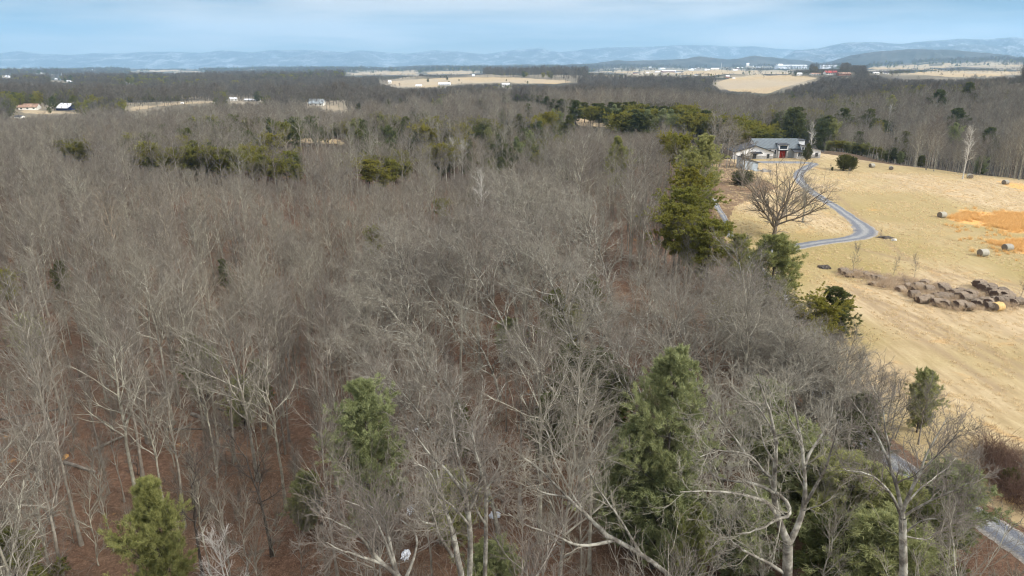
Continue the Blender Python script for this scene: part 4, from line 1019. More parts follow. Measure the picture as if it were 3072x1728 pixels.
def window(x0, x1, z0, z1, y, parent=house, frame='trim'):
    f = MB()
    f.box(x0-.08, x1+.08, y-.06, y, z1, z1+.08).box(x0-.08, x1+.08, y-.06, y, z0-.08, z0).box(x0-.08, x0, y-.06, y, z0, z1).box(x1, x1+.08, y-.06, y, z0, z1)
    o = f.build('window', M[frame], parent); MB().box(x0, x1, y-.03, y+.02, z0, z1).build('pane', M['glass'], o); return o
# main block
MB().box(-10.3, 6.9, 0, 10, -1, 3.55).build('wall', M['render_white'], house)
MB().box(-10.32, -2.2, -.05, -.002, -1, 2.2).build('stone_base', M['stone'], house)
MB().prismx([(-.7,3.55),(5,6.75),(10.7,3.55),(10.7,3.75),(5,6.98),(-.7,3.75)], -10.8, 7.2).build('roof', M['seam_grey'], house)
MB().prism([(-10.3,3.55),(6.9,3.55),(6.9,3.6),(-10.3,3.6)], 0.02, 9.9).build('ceiling', M['render_white'], house)
for xe in (-10.3, 6.88): MB().prismx([(0,3.56),(5,6.7),(10,3.56)], xe, xe+.02).build('gable', M['render_white'], house)
# entrance tower
e = MB(); e.box(-1.9,-1.35,-1.2,.0,-.5,2.9).box(1.35,1.9,-1.2,.0,-.5,2.9); e.build('porch_pier', M['stone'], house)
MB().box(-1.95,1.95,-1.25,1.5,2.9,3.25).build('porch_lintel', M['trim'], house)
MB().box(-1.75,1.75,-1.1,2.6,3.25,5.05).build('entry_dormer', M['render_white'], house)
window(-1.35,1.35,3.65,4.7,-1.1)
MB().prismx([(-1.6,5.05),(-1.6,5.25),(3.2,5.6),(3.2,5.4)], -2.1, 2.1).build('dormer_roof', M['trim'], house)
for s in (-1, 1):
    d = MB().box(min(0,s*1.3)+.02, max(0,s*1.3)-.02, -.14, -.06, .05, 2.75).build('door', M['red_door'], house)
    MB().box(s*.18-.02, s*.18+.02, -.2, -.14, 1.0, 1.5).build('handle', M['trim'], d)
MB().box(-1.35, 1.35, -.09, -.004, 0, 2.88).build('door_surround', M['trim'], house)
MB().box(-2.4, 5.0, -3.0, -1.26, -.6, .05).build('front_step', M['stone'], house)
window(-5.0,-4.4,1.3,3.0,-.052); window(-2.85,-2.45,1.6,3.0,-.052)
# porch to the right
MB().box(1.92, 4.6, -.3, -.004, -.5, 3.0).build('porch_wall', M['porch_grey'], house)
MB().prismx([(-4.0,2.55),(-4.0,2.72),(.0,3.45),(.0,3.28)], 3.3, 8.2).build('porch_roof', M['trim'], house)
MB().box(4.62, 8.0, -3.6, -.004, -.6, 2.55).build('bay', M['render_white'], house)
MB().box(4.58, 8.04, -3.65, -3.602, -.6, .9).build('bay_stone', M['stone'], house)
for x in (4.95, 5.75, 6.6): window(x, x+.5, 1.05, 2.3, -3.61)
# right wing with a falling roof
MB().prism([(6.92,-1.5),(14.6,-1.5),(14.6,3.0),(6.92,4.9)], -1.0, 8.0).build('right_wing', M['render_white'], house)
MB().box(8.3, 14.62, -1.06, -1.003, -1.5, 1.45).build('wing_stone', M['stone'], house)
MB().prism([(6.3,5.05),(15.3,2.83),(15.3,3.05),(6.3,5.28)], -1.7, 8.6).build('wing_roof', M['trim'], house)
MB().box(15.3, 16.0, -.8, 4, 2.45, 2.6).build('side_canopy', M['trim'], house)
for x in (7.3, 8.25): window(x, x+.45, 3.2, 4.1, -1.0)
window(12.6, 13.5, .7, 2.0, -1.062)
# clerestory box behind
MB().box(5.9, 10.6, 5.4, 9.0, 4, 6.2).build('clerestory', M['render_white'], house)
MB().box(5.6, 10.9, 5.0, 9.3, 6.2, 6.4).build('clerestory_roof', M['trim'], house)
# left wing, gable towards the lawn
MB().prism([(-19,-1.2),(-4.9,-1.2),(-4.9,2.7),(-12,5.0),(-19,2.9)], -4.2, -.01).build('left_wing', M['render_white'], house)
MB().box(-19.02, -4.88, -4.26, -4.203, -1.2, 1.35).build('wing_stone', M['stone'], house)
MB().prism([(-12,5.05),(-12,5.3),(-19.8,2.9),(-19.8,2.65)], -4.9, 6).build('wing_roof', M['trim'], house)
MB().prism([(-4.3,2.5),(-4.3,2.75),(-11.99,5.3),(-11.99,5.05)], -4.9, -.72).build('wing_roof', M['trim'], house)
MB().prismx([(-6.2,2.3),(-6.2,2.45),(-4.21,2.9),(-4.21,2.75)], -13.6, -9.6).build('wing_canopy', M['trim'], house)
window(-7.2,-6.4,.5,1.9,-4.262); window(-12.6,-11.4,.4,2.0,-4.262); window(-17.2,-16.0,.6,2.0,-4.262)
gx, gy, gz = place((2150+650/6.44)/3, (380+835/6.44)/3)
shed = empty('garden_shed', (gx, gy, gz), .12); tag(shed, 'small pale blue-grey metal shed behind the yard tree, left of the drive', 'shed')
MB().prism([(-2.6,-.5),(2.5,-.5),(2.5,2.3),(-2.6,3.9)], 0, 5).build('wall', M['pale_metal'], shed)
MB().prism([(-3.0,4.04),(2.9,2.19),(2.9,2.34),(-3.0,4.19)], -.4, 5.4).build('roof', M['trim'], shed)
MB().box(-1.2,.6,-.05,-.003,-.2,2.2).build('door', M['porch_grey'], shed)
wx, wy, wz = place((2150+900/6.44)/3, (380+870/6.44)/3)
gw = empty('patio_wall', (wx, wy, wz)); tag(gw, 'low stone patio wall with planters on the lawn beside the pale shed', 'wall')
MB().box(-3.2,2.6,0,.5,-.3,.55).build('wall', M['stone'], gw); MB().box(-3.4,-1.9,-.8,-.01,-.3,.8).build('pier', M['pale_metal'], gw); MB().box(-.4,.7,-.6,-.01,-.3,1.0).build('planter', M['stone'], gw)
protect_box((2150+180/6.44)/3, (380+235/6.44)/3, (2150+2000/6.44)/3, (380+740/6.44)/3, float(project(hx, hy, hz)[2]))

# ------------------------------------------------------------------ farms and the town
M['barn_white'] = plain('barn_white', (.74,.72,.66), .8, .12, .3); M['roof_white'] = plain('roof_white', (.86,.88,.92), .6, .05, .3)
M['roof_rust'] = plain('roof_rust', (.35,.23,.17), .8, .45, .35); M['roof_red'] = plain('roof_red', (.42,.09,.08), .7, .15, .3)
M['blue_steel'] = plain('blue_steel', (.03,.04,.11), .6, .15, .3); M['roof_dark'] = plain('roof_dark', (.10,.10,.11), .8, .2, .3); M['brick'] = plain('brick', (.36,.19,.14), .85, .2, .5)
def far_house(label, px, vb, wpx, hpx, wall='barn_white', roof='roof_white', roofpart=.45, cat='house', name='farmhouse', group='far farm buildings', depth=.7, rz=0.0, openings=True, dmax=9000, gap=0):
    """px, vb: middle of the foot in the 3072 px photograph; wpx, hpx: width and height there"""
    x, y, z = place(px/3, vb/3, 0, dmax); u, v, t = project(x, y, z); k = float(t)/FPX/3
    w, h = wpx*k, hpx*k; rh = h*roofpart; wh = h-rh; d = w*depth
    o = empty(name, (x, y, z), rz); tag(o, label, cat, group)
    rest = wh
    MB().prismx([(0,-1.5-h*.1),(d,-1.5-h*.1),(d,wh),(d*.5,wh+rh*.95),(0,wh)], -w/2, w/2).build('wall', M[wall], o)
    MB().prismx([(-d*.06,wh-rh*.06),(d*.5,wh+rh),(d*1.06,wh-rh*.06),(d*1.06,wh+rh*.02),(d*.5,wh+rh*1.1),(-d*.06,wh+rh*.02)], -w*.53, w*.53).build('roof', M[roof], o)
    if openings:
        q = MB(); n = max(2, int(w/4))
        for i in range(n): q.box(-w/2+w*(i+.3)/n, -w/2+w*(i+.6)/n, -.06, -.01, wh*.35, wh*.75)
        q.build('window', M['glass'], o)
    protect_box(px/3-wpx/6-1, vb/3-hpx/3-1, px/3+wpx/6+1, vb/3, float(t)); return o
GF = 'farm buildings on the left'
far_house('cream gabled barn with rusty streaked roof, far left farm', 84, 330, 48, 17, 'barn_white', 'roof_rust', .5, 'barn', 'barn', GF, 1.0, .35)
far_house('open blue-walled shed with bright white roof, right of the cream barn', 186, 331, 48, 19, 'blue_steel', 'roof_white', .65, 'shed', 'open_shed', GF, .9, -.3, False)
far_house('low grey cottage half hidden below the cream barn', 54, 354, 22, 7, 'barn_white', 'roof_dark', group=GF)
GM = 'farm buildings in the middle distance'
far_house('small white gabled barn left of the long white one', 702, 303, 20, 10, group=GM, cat='barn', name='barn', rz=.6)
far_house('long low white farm building on the brown ridge', 755, 304, 46, 7, group=GM, depth=.3, cat='barn', name='barn')
far_house('tiny white hut on the golden slope of the left ridge', 546, 312, 9, 4, group=GM)
far_house('pale grey farmhouse among trees beside a small golden hill', 948, 318, 44, 19, 'barn_white', 'pale_metal', .6, group=GM)
GC = 'buildings below the wide golden field'
far_house('white cubic house at the left end of the wide golden field', 1169, 250, 9, 8, group=GC)
far_house('small white house in the hedge below the wide golden field', 1256, 260, 18, 6, group=GC)
far_house('long white roofed farmhouse among dark cedars', 1333, 255, 34, 7, group=GC, roofpart=.7)
far_house('bright white blocky barn right of the dark cedars', 1517, 261, 22, 11, group=GC, roofpart=.3, depth=.5, cat='barn', name='barn')
GR = 'farm and houses on the right-hand valley fields'
def Z7(a, b): return 2200+a/2.954, 100+b/2.954
for lab, a, b, w, h, wl, rf in [
 ('white barn with a bright red roof among the right-hand farm', 872, 370, 34, 12, 'barn_white', 'roof_red'),
 ('low white and red shed left of the red-roofed barn', 735, 370, 28, 6, 'barn_white', 'roof_rust'),
 ('two-storey white farmhouse left of the low shed', 590, 374, 14, 8, 'barn_white', 'roof_white'),
 ('long brownish outbuilding right of the red-roofed barn', 990, 372, 36, 9, 'brick', 'roof_rust'),
 ('white cottage farther right on the valley field', 1270, 362, 16, 6, 'barn_white', 'roof_white'),
 ('white gabled cottage with a dark hedge on the valley field', 1355, 362, 16, 7, 'barn_white', 'roof_dark')]:
    p = Z7(a, b); far_house(lab, p[0], p[1], w, h, wl, rf, group=GR, dmax=3500)
GT = 'warehouses and blocks of the far town'
for lab, a, b, w, h, wl, rf in [
 ('long white warehouse, the widest building of the far town', 527, 312, 86, 10, 'roof_white', 'roof_white'),
 ('white warehouse right of the widest one', 858, 308, 48, 9, 'roof_white', 'roof_white'),
 ('white hall at the foot of the dark wooded hill', 1122, 275, 32, 6, 'roof_white', 'roof_white'),
 ('reddish brick block with tower at the left of the far town', 155, 292, 14, 9, 'brick', 'roof_dark'),
 ('pale church-like block right of the brick one', 176, 294, 4, 9, 'roof_white', 'roof_white'),
 ('small red house on the far right valley edge', 1548, 268, 7, 10, 'brick', 'roof_red')]:
    p = Z7(a, b); far_house(lab, p[0], p[1], w, h, wl, rf, roofpart=.2, group=GT, cat='building', name='warehouse' if 'warehouse' in lab else 'town_building', dmax=6500, openings=False, depth=.4)
def Z8(a, b): return 1750+a/4.293, 150+b/4.293
town = [(1015,248,18,5),(1090,243,12,4),(960,290,14,3),(1110,285,40,4),(1240,288,22,4),(1360,212,20,3),(1420,250,14,3),(1470,176,10,3),(1600,262,14,4),(1700,252,22,4),(1690,218,22,5),(2010,246,22,5),(1960,262,12,3),(2370,218,26,4),(2540,225,12,9),(1290,160,12,5),(1080,165,10,3),(1130,180,30,5),(1240,150,8,6),(690,300,20,3),(830,296,8,3),(1850,212,14,4),(2260,222,12,4),(1860,355,10,6),(1940,370,8,3),(420,238,10,4),(1390,262,14,3),(1500,240,10,3),(1770,235,8,3),(2120,205,8,8)]
TOWN_L = []
for i, (a, b, w, h) in enumerate(town):
    p = Z8(a, b); o = far_house(None, p[0], p[1], w, h, ['roof_white','barn_white','roof_white','brick'][i % 4] if i % 7 else 'roof_white', ['roof_white','roof_dark','roof_white'][i % 3], group='small houses of the far town', name='town_house', dmax=6800, openings=False)
    TOWN_L.append((o, 'small pale' if i % 4 != 3 or i % 7 == 0 else 'small brick', p[0]/3, p[1]/3))
for i, (a, b, w, h) in enumerate([(170,240,14,4),(205,246,12,5),(225,205,16,3),(262,206,14,3),(278,203,7,4),(388,250,8,2),(20,230,10,4),(120,220,8,3),(505,216,8,3),(590,208,5,2),(1420,228,8,4),(1950,200,10,3)]):
    px, vb = (a*1.0, b) if a < 1000 else (a, b)
    o = far_house(None, px, vb, w, h, 'roof_white', 'roof_white', group='scattered far houses', name='distant_house', dmax=6000, openings=False)
    TOWN_L.append((o, 'tiny white', px/3, vb/3))
# lattice masts
M['mast'] = plain('mast_steel', (.55,.56,.58), .5)
def mast(px, vb, hpx, label, dmax):
    x, y, z = place(px/3, vb/3, 0, dmax); t = float(project(x, y, z)[2]); H = hpx/3*t/FPX
    o = empty('radio_mast', (x, y, z)); tag(o, label, 'mast', 'radio masts'); s = t/FPX
    m = MB()
    for k in range(3):
        a = k*2.094; m.tube([(s*.35*math.cos(a), s*.35*math.sin(a), -2), (s*.22*math.cos(a), s*.22*math.sin(a), H)], s*.07, 5)
    for j in range(14):
        zz = H*j/14; a = j*2.094; m.tube([(s*.3*math.cos(a), s*.3*math.sin(a), zz), (s*.3*math.cos(a+2.094), s*.3*math.sin(a+2.094), zz+H/14)], s*.05, 4)
    m.build('lattice', M['mast'], o)
mast(188, 238, 26, 'thin lattice radio mast above the houses on the far left', 2600)
mast(2164, 200, 24, 'thin lattice mast over the far town', 5500)
mast(986, 313, 22, 'wooden pole beside the pale grey farmhouse', 900)['x'] if False else None

# ------------------------------------------------------------------ hay bales
def hay(name, cols, streak):
    m, nt, b = mat_base(name); o = N(nt, 'ShaderNodeTexCoord').outputs['Object']
    mp_ = N(nt, 'ShaderNodeMapping'); nt.links.new(o, mp_.inputs['Vector']); mp_.inputs['Scale'].default_value = streak
    f = noise(nt, 3.0, 5, .75, mp_.outputs[0]); c = ramp(nt, f, cols)
    t = ramp(nt, obj_random(nt), [(0, (.78,.76,.76)), (1, (1.15,1.1,1.05))])
    nt.links.new(mixc(nt, 1.0, c, t, 'MULTIPLY'), b.inputs['Base Color'])
    bp = N(nt, 'ShaderNodeBump'); bp.inputs['Distance'].default_value = .06; nt.links.new(f, bp.inputs['Height']); nt.links.new(bp.outputs[0], b.inputs['Normal'])
    return m
M['bale_side'] = hay('wrapped_bale', [(.3, (.27,.26,.21)), (.55, (.38,.375,.32)), (.75, (.46,.46,.41))], (3,.5,.5))
M['bale_end'] = hay('bale_end', [(.3, (.11,.095,.075)), (.7, (.24,.21,.165))], (1,2,2))
M['old_side'] = hay('rotting_bale', [(.3, (.12,.10,.08)), (.5, (.23,.19,.145)), (.72, (.42,.36,.28))], (3.5,2.2,2.2))
M['old_end'] = hay('rotting_end', [(.3, (.05,.035,.028)), (.7, (.12,.085,.065))], (1,2,2))
M['fresh_side'] = hay('yellow_bale', [(.3, (.36,.25,.10)), (.7, (.62,.46,.22))], (1.5,.8,.8))
def bale_mesh(seed, rough, sag):
    g = np.random.default_rng(seed); nA, nL = 30, 13; r, L = .76, 1.45; V = []
    for i in range(nL):
        x = -L/2 + L*i/(nL-1); e = 1 - .07*abs(2*i/(nL-1)-1)**6
        for k in range(nA):
            a = 2*math.pi*k/nA; rr = r*e*(1 + g.normal(0, rough))
            V.append((x, rr*math.cos(a)*(1+sag*.15), rr*math.sin(a)*(1-sag*.15) if math.sin(a) > -.8 else -r*.8*(1-sag*.1)))
    F = [(i*nA+k, i*nA+(k+1)%nA, (i+1)*nA+(k+1)%nA, (i+1)*nA+k) for i in range(nL-1) for k in range(nA)]
    side = (V, F); ends = []
    for s, i0 in ((-1, 0), (1, nL-1)):
        ring = [V[i0*nA+k] for k in range(nA)]; vv = []
        for q_, bul in ((1.0, 0.0), (.66, .03), (.33, .045)):
            vv += [(p[0]+s*(bul+.002+g.uniform(0,.02)*(q_<1)), p[1]*q_*.995, p[2]*q_*.995) for p in ring]
        vv.append((ring[0][0]+s*.05, 0, 0)); n = nA
        ff = []
        for b_ in range(2):
            ff += [tuple([b_*n+k, b_*n+(k+1)%n, (b_+1)*n+(k+1)%n, (b_+1)*n+k][::-s]) for k in range(n)]
        ff += [tuple([2*n+k, 2*n+(k+1)%n, 3*n][::-s]) for k in range(n)]
        ends.append((vv, ff))
    def mk(nm, v, f, m):
        me = bpy.data.meshes.new(nm); me.from_pydata(v, [], f); me.materials.append(m); me.polygons.foreach_set('use_smooth', [True]*len(f)); return me
    return lambda ms, me_: (mk('wrap', side[0], side[1], ms), mk('end_face', *ends[0], me_), mk('end_face', *ends[1], me_))
BM = {'field': [bale_mesh(i, .012, .3)(M['bale_side'], M['bale_end']) for i in (1, 2)],
      'old': [bale_mesh(i, .085, 1.0+.4*(i % 2))(M['old_side'], M['old_end']) for i in (3, 4, 5, 6)],
      'fresh': [bale_mesh(7, .03, .5)(M['fresh_side'], M['old_side'])]}
def bale(u, v, kind, yaw, sc=1.0, label=None, group=None, i=0, lift=.7, tilt=0.0):
    x, y, z = place(u, v, lift*sc)
    o = empty('hay_bale', (x, y, z+.68*sc), yaw, sc); o.rotation_euler = (tilt, 0, yaw)
    a, b, c_ = BM[kind][i % len(BM[kind])]
    link(bpy.data.objects.new('wrap', a), o); link(bpy.data.objects.new('end_face', b), o); link(bpy.data.objects.new('end_face', c_), o)
    tag(o, label, 'hay bale', group); return o, u, v
GB = 'round bales scattered on the near field'
for u, v, y, s, l in [(786.0*3/3*1.0, 0, 0, 0, None)][:0] + [
 (2072/3+ (2450*0), 0, 0, 0, None)][:0]: pass
def Q5(a, b): return (2450+a/4.1415)/3, (480+b/4.1415)/3
for (a, b), y, s, l in [((1560,680),.25,1.0,'pale round bale left of the large orange grass patch'),((2070,1150),.12,1.0,'nearest pale round bale, lower left of a pair near the right edge'),
 ((2375,1085),.15,1.0,'pale round bale standing in the small orange grass patch at the right edge'),((2348,275),.3,1.0,'pale round bale near the top right corner of the field'),
 ((1905,200),1.35,1.0,'brownish round bale seen end-on at the field crest before the woods'),((688,68),.2,1.0,'pale bale on the field crest right of the cedar shrubs'),((925,98),1.2,.9,'brown bale half sunk behind the field crest')]:
    bale(*Q5(a, b), 'field', y, s*1.05, l, GB, int(a) % 2)
GO = 'old bales rotting in the long pile'
def Q6(a, b): return (2450+a/4.1415)/3, (750+b/4.1415)/3
pile = [(340,235),(400,262),(485,255),(545,262),(600,272),(660,280),(735,308),(775,325),(830,335),(885,348),(950,352),(1065,330),(1130,345),(1045,445),(1130,415),(1200,425),(1270,428),(1345,425),(1400,455),(1460,462),(1520,415),(1600,465),(1640,478),(1215,520),(1300,590),(1390,580),(1500,540),(1570,545),(1650,545),(1715,512),(1800,550),(1790,500),(1885,515),(1945,535),(1500,620),(1595,642),(1690,652),(1790,665),(1885,685),(1860,585),(1925,575),(1990,640),(2070,615),(2130,625),(2215,600),(2300,615),(2360,590),(2430,625),(2500,620),(1260,375),(1340,380),(700,390),(820,412),(1580,430),(2170,680)]
old_items = []
for i, (a, b) in enumerate(pile):
    r = random.Random(i*7+1)
    o, u, v = bale(*Q6(a, b+12), 'old', .38 + r.uniform(-.6, .6), r.uniform(.82, 1.06) if i not in (51,52) else .7, None, GO, i, tilt=r.uniform(-.15,.15))
    z_off = r.uniform(.1, .75) if a < 1700 else 0.0
    o.location.z -= z_off
    lo_ = z_off; old_items.append((o, 'deeply sunken' if lo_ > .5 else ('half-sunken brown' if lo_ > .2 else 'rotting brown'), u, v))
bale(*Q6(2250, 700), 'fresh', .35, 1.0, 'bright yellow-sided bale at the front corner of the rotting pile', GO)
for i, (a, b) in enumerate([(2030,410),(2085,455),(2150,455),(2195,505),(2245,535),(2300,510),(2345,545),(2375,560)]):
    o, u, v = bale(*Q6(a, b+5), 'old', .35, 1.08, None, 'second row of old bales, right of the pile', i)
    old_items.append((o, 'grey-brown', u, v))
save = list(LANDMARKS); LANDMARKS.clear()
landmark('bush at the left end of the pile', *Q6(460, 260)); landmark('thin saplings behind the pile', *Q6(1090, 330)); landmark('middle of the long pile', *Q6(1450, 560)); landmark('yellow-sided bale', *Q6(2250, 700)); landmark('upper end of the second bale row', *Q6(2030, 410))
label_all(old_items, 'bale'); LANDMARKS.clear()
landmark('widest white warehouse', *[c/3 for c in Z7(527,312)]); landmark('brick tower block', *[c/3 for c in Z7(155,292)]); landmark('radio mast on the left', 63, 72); landmark('wide golden field', 480, 80); landmark('lattice mast over the town', 721, 60)
label_all(TOWN_L, 'house'); LANDMARKS.clear(); LANDMARKS += save

# ------------------------------------------------------------------ odds and ends on the ground
M['scrap'] = plain('white_scrap', (.74,.78,.84), .5, .1, 4); M['splinter'] = plain('split_wood', (.72,.42,.15), .8, .3, 4); M['rock'] = plain('pale_rock', (.60,.58,.54), .9, .15, 2)
def crumpled(name, px, py, size, mat, label, cat, seed, flat=.35, stretch=1.0):
    x, y, z = place(px/3, py/3); g = np.random.default_rng(seed); n = 9; V = []
    for i in range(n):
        for j in range(n):
            a, b = (i/(n-1)-.5)*2, (j/(n-1)-.5)*2; k = 1 - .35*abs(a*b) + g.normal(0, .12)
            V.append((a*size*k*stretch, b*size*k, flat*size*(g.random()*.9+.2)*(1-max(abs(a),abs(b))**4)+.03))
    F = [(i*n+j, (i+1)*n+j, (i+1)*n+j+1, i*n+j+1) for i in range(n-1) for j in range(n-1)]
    m = MB().add(V, F); lo = [(v[0], v[1], -.05) for v in V]; m.add(lo, [f[::-1] for f in F])
    o = m.build(name, M[mat]); o.location = (x, y, z); tag(o, label, cat); return o
crumpled('white_scrap', 1486, 1547, .55, 'scrap', 'bright white crumpled sheet on red leaf litter, bottom centre', 'sheeting', 1)
crumpled('white_scrap', 1190, 1495, .55, 'scrap', 'pale blue-white sheeting under branches left of the pale forked tree', 'sheeting', 2, stretch=.6)
crumpled('white_scrap', 1232, 1530, .75, 'scrap', 'long torn grey-white sheeting just right of the pale blue one', 'sheeting', 3, stretch=.5)
crumpled('white_scrap', 1218, 1665, .7, 'scrap', 'pale torn sheeting near the bottom edge under the leaning tree', 'sheeting', 4, stretch=.6)
crumpled('white_scrap', 1250, 1290, .4, 'scrap', 'small white scrap right of the blue-green pine', 'sheeting', 5)
crumpled('broken_wood', 195, 1375, .5, 'splinter', 'bright orange splintered trunk end on the leaf litter, lower left', 'broken wood', 6, .9, .5)
crumpled('boulder', 2450+960/4.1415, 480+1000/4.1415, .6, 'rock', 'pale boulder at the right end of the small stone pile by the lane', 'rock', 7, .8)
crumpled('stone_heap', 2450+850/4.1415, 480+965/4.1415, 1.2, 'bark_dark', 'low dark heap of stones and brush beside the lane bend', 'rock pile', 8, .3, 1.6)
crumpled('brush_heap', (2450+90/4.1415), (750+220/4.1415), 1.3, 'bark_dark', 'small dark brush heap on the grass left of the rotting bales', 'brush pile', 9, .4)
logs = []
gl = np.random.default_rng(77)
for i, (px, py, L, yaw) in enumerate([(90,1245,9,.5),(60,1285,7,.6),(640,1270,8,-.5),(700,1245,6,-.5),(240,1405,5,-.4),(380,965,6,-.6),(610,860,7,1.0),(1560,1510,5,1.5),(170,905,6,.3),(560,1290,5,.2),(780,1130,6,2.6),(450,1180,6,2.9),(60,1170,6,.4),(330,1330,4,1.1)]):
    x, y, z = place(px/3, py/3); m = MB(); r = .16 + .05*(i % 3)
    pts = []
    for k in range(7):
        s = (k/6-.5)*L; X, Y = x+s*math.cos(yaw)+.1*math.sin(k), y+s*math.sin(yaw); pts.append((X-x, Y-y, Z1(X, Y)-z+r*.8))
    m.tube(pts, [r*(1-.5*k/6) for k in range(7)], 8)
    o = m.build('fallen_log', M['bark'] if i % 3 else M['bark_dark'], smooth=True); o.location = (x, y, z); tag(o, None, 'fallen log', 'fallen trunks on the forest floor'); logs.append((o, 'grey' if i % 3 else 'dark', px/3, py/3))
label_all(logs, 'fallen trunk')
# ------------------------------------------------------------------ the woods
def scatter(x0, x1, y0, y1, s, g, jit=.85):
    X, Y = np.meshgrid(np.arange(x0, x1, s), np.arange(y0, y1, s)); X = X.ravel() + g.uniform(-.5, .5, X.size)*s*jit; Y = Y.ravel() + g.uniform(-.5, .5, Y.size)*s*jit
    return X, Y
def keep_woods(X, Y, half=.92, edge=0.0):
    f, far = cover(X, Y); u, v, t = project(X, Y, Z(X, Y))
    k = ~f & (~far | ((fbm(X/150, Y/70, 2, 17) > .22) & (np.random.default_rng(len(X)).random(X.shape) < .45)))
    k &= np.abs(X) < np.maximum(Y, 0)*half + 34
    return k
protect(V2((2462,1292),(2500,1285),(2576,1345),(2576,1400),(2540,1378)))
gw_ = np.random.default_rng(41)
PD = PROT.copy()
for dv in (-1,0,1):
    for du in (-2,-1,0,1,2): PD = np.maximum(PD, np.roll(np.roll(PROT, dv, 0), du, 1))
PROT = PD
# --- near band: every tree its own place
X, Y = scatter(-260, 260, 12, 260, 6.2, gw_)
k = keep_woods(X, Y) & (np.hypot(X, Y) < 235) & (np.hypot(X, Y) > 17)
X, Y = X[k], Y[k]
k = dist_path(X, Y, LANE) > 2.6; X, Y = X[k], Y[k]
for px_, py_, *_r in [(p[0], p[1]) for p in PINES]:
    k = np.hypot(X-px_, Y-py_) > 2.6; X, Y = X[k], Y[k]
for hx_, hy_ in HERO:
    k = np.hypot(X-hx_, Y-hy_) > 4.5; X, Y = X[k], Y[k]
k = ~((np.abs(X-hx) < 26) & (Y > hy-14) & (Y < hy+14)); X, Y = X[k], Y[k]
# open spot with bare leaf litter at the lower left
k = ~(((X+17)/9)**2 + ((Y-33)/9)**2 < 1); X, Y = X[k], Y[k]
Zt = Z(X, Y); S = gw_.uniform(.66, .98, len(X)); u, v, t = project(X, Y, Zt)
right = (X > -.22*Y-1) & (X < .42*Y+6) & (Y < 140)
Hh = np.where(right, 18.5, 20.5)*S
for m_, rad in ((PROT, 2.2),):
    for shrink in (.72, .6, .7, None):
        bad = hides(X, Y, Zt, Hh, rad*S, m_)
        if shrink is None:
            kk = ~bad; X, Y, Zt, S, Hh, right = X[kk], Y[kk], Zt[kk], S[kk], Hh[kk], right[kk]
        else: S = np.where(bad, S*shrink, S); Hh = np.where(bad, Hh*shrink, Hh)
u, v, t = project(X, Y, Zt)
for shrink in (.85, .82, .8):
    bad = hides(X, Y, Zt, Hh, 3.8*S, SOFT, rows=(0,.15,.3,.45,.6), cols=(-.7,0,.7)) & (t > 70)
    S = np.where(bad, S*shrink, S); Hh = np.where(bad, Hh*shrink, Hh)
bad = hides(X, Y, Zt, Hh, 3.8*S, SOFT, rows=(0,.15,.3,.45,.6), cols=(-.7,0,.7)) & (gw_.random(len(X)) < np.where(t < 90, .95, .97))
X, Y, Zt, S, Hh, right = [q_[~bad] for q_ in (X, Y, Zt, S, Hh, right)]
# nothing large right under the camera's nose hiding the hero trees
u, v, t = project(X, Y, Zt+Hh*.8)
kk = ~((Y < 27) & (v < 560) & (np.abs(u-512) < 420) & (Hh > 17)); X, Y, Zt, S, Hh, right, u, v, t = [q_[kk] for q_ in (X, Y, Zt, S, Hh, right, u, v, t)]
kk = ~((u > 935) & (v < 425) & (Y < 130)); X, Y, Zt, S, Hh, right, u, v, t = [q_[kk] for q_ in (X, Y, Zt, S, Hh, right, u, v, t)]
vis = (u > -25) & (u < 1049) & (v > 0) & (v < 610)
size = np.where(vis, Hh/np.maximum(t, 5), 0)
# trees hugging both sides of the hidden stretch of the lane
order = np.argsort(-size); NEAR_N = 250
LTREES = []
for k_ in range(nD+14, len(LANE)-4, 2):
    tn = LANE[min(k_+1, len(LANE)-1)]-LANE[k_-1]; tn = tn/np.linalg.norm(tn); nv = np.array([tn[1], -tn[0]])
    for sd in (-1, 1):
        p_ = LANE[k_] + nv*sd*(3.2+random.uniform(0, 1.6)); LTREES.append((p_[0], p_[1], random.uniform(8.5, 12) if sd*nv[0] < 0 else random.uniform(4.5, 7)))
        p_ = LANE[k_] + nv*sd*(6.5+random.uniform(0, 2)) ; 
        if sd*nv[0] < 0: LTREES.append((p_[0], p_[1], random.uniform(10, 14)))
mid_pts = []     # (x, y, z, scale, index)
items = []
looks = {'forest': ['slender grey','tall grey-brown','narrow pale grey','reddish grey','straight grey'], 'spread': ['leaning pale','wide-spread grey','bent lichen-grey','crooked pale brown']}
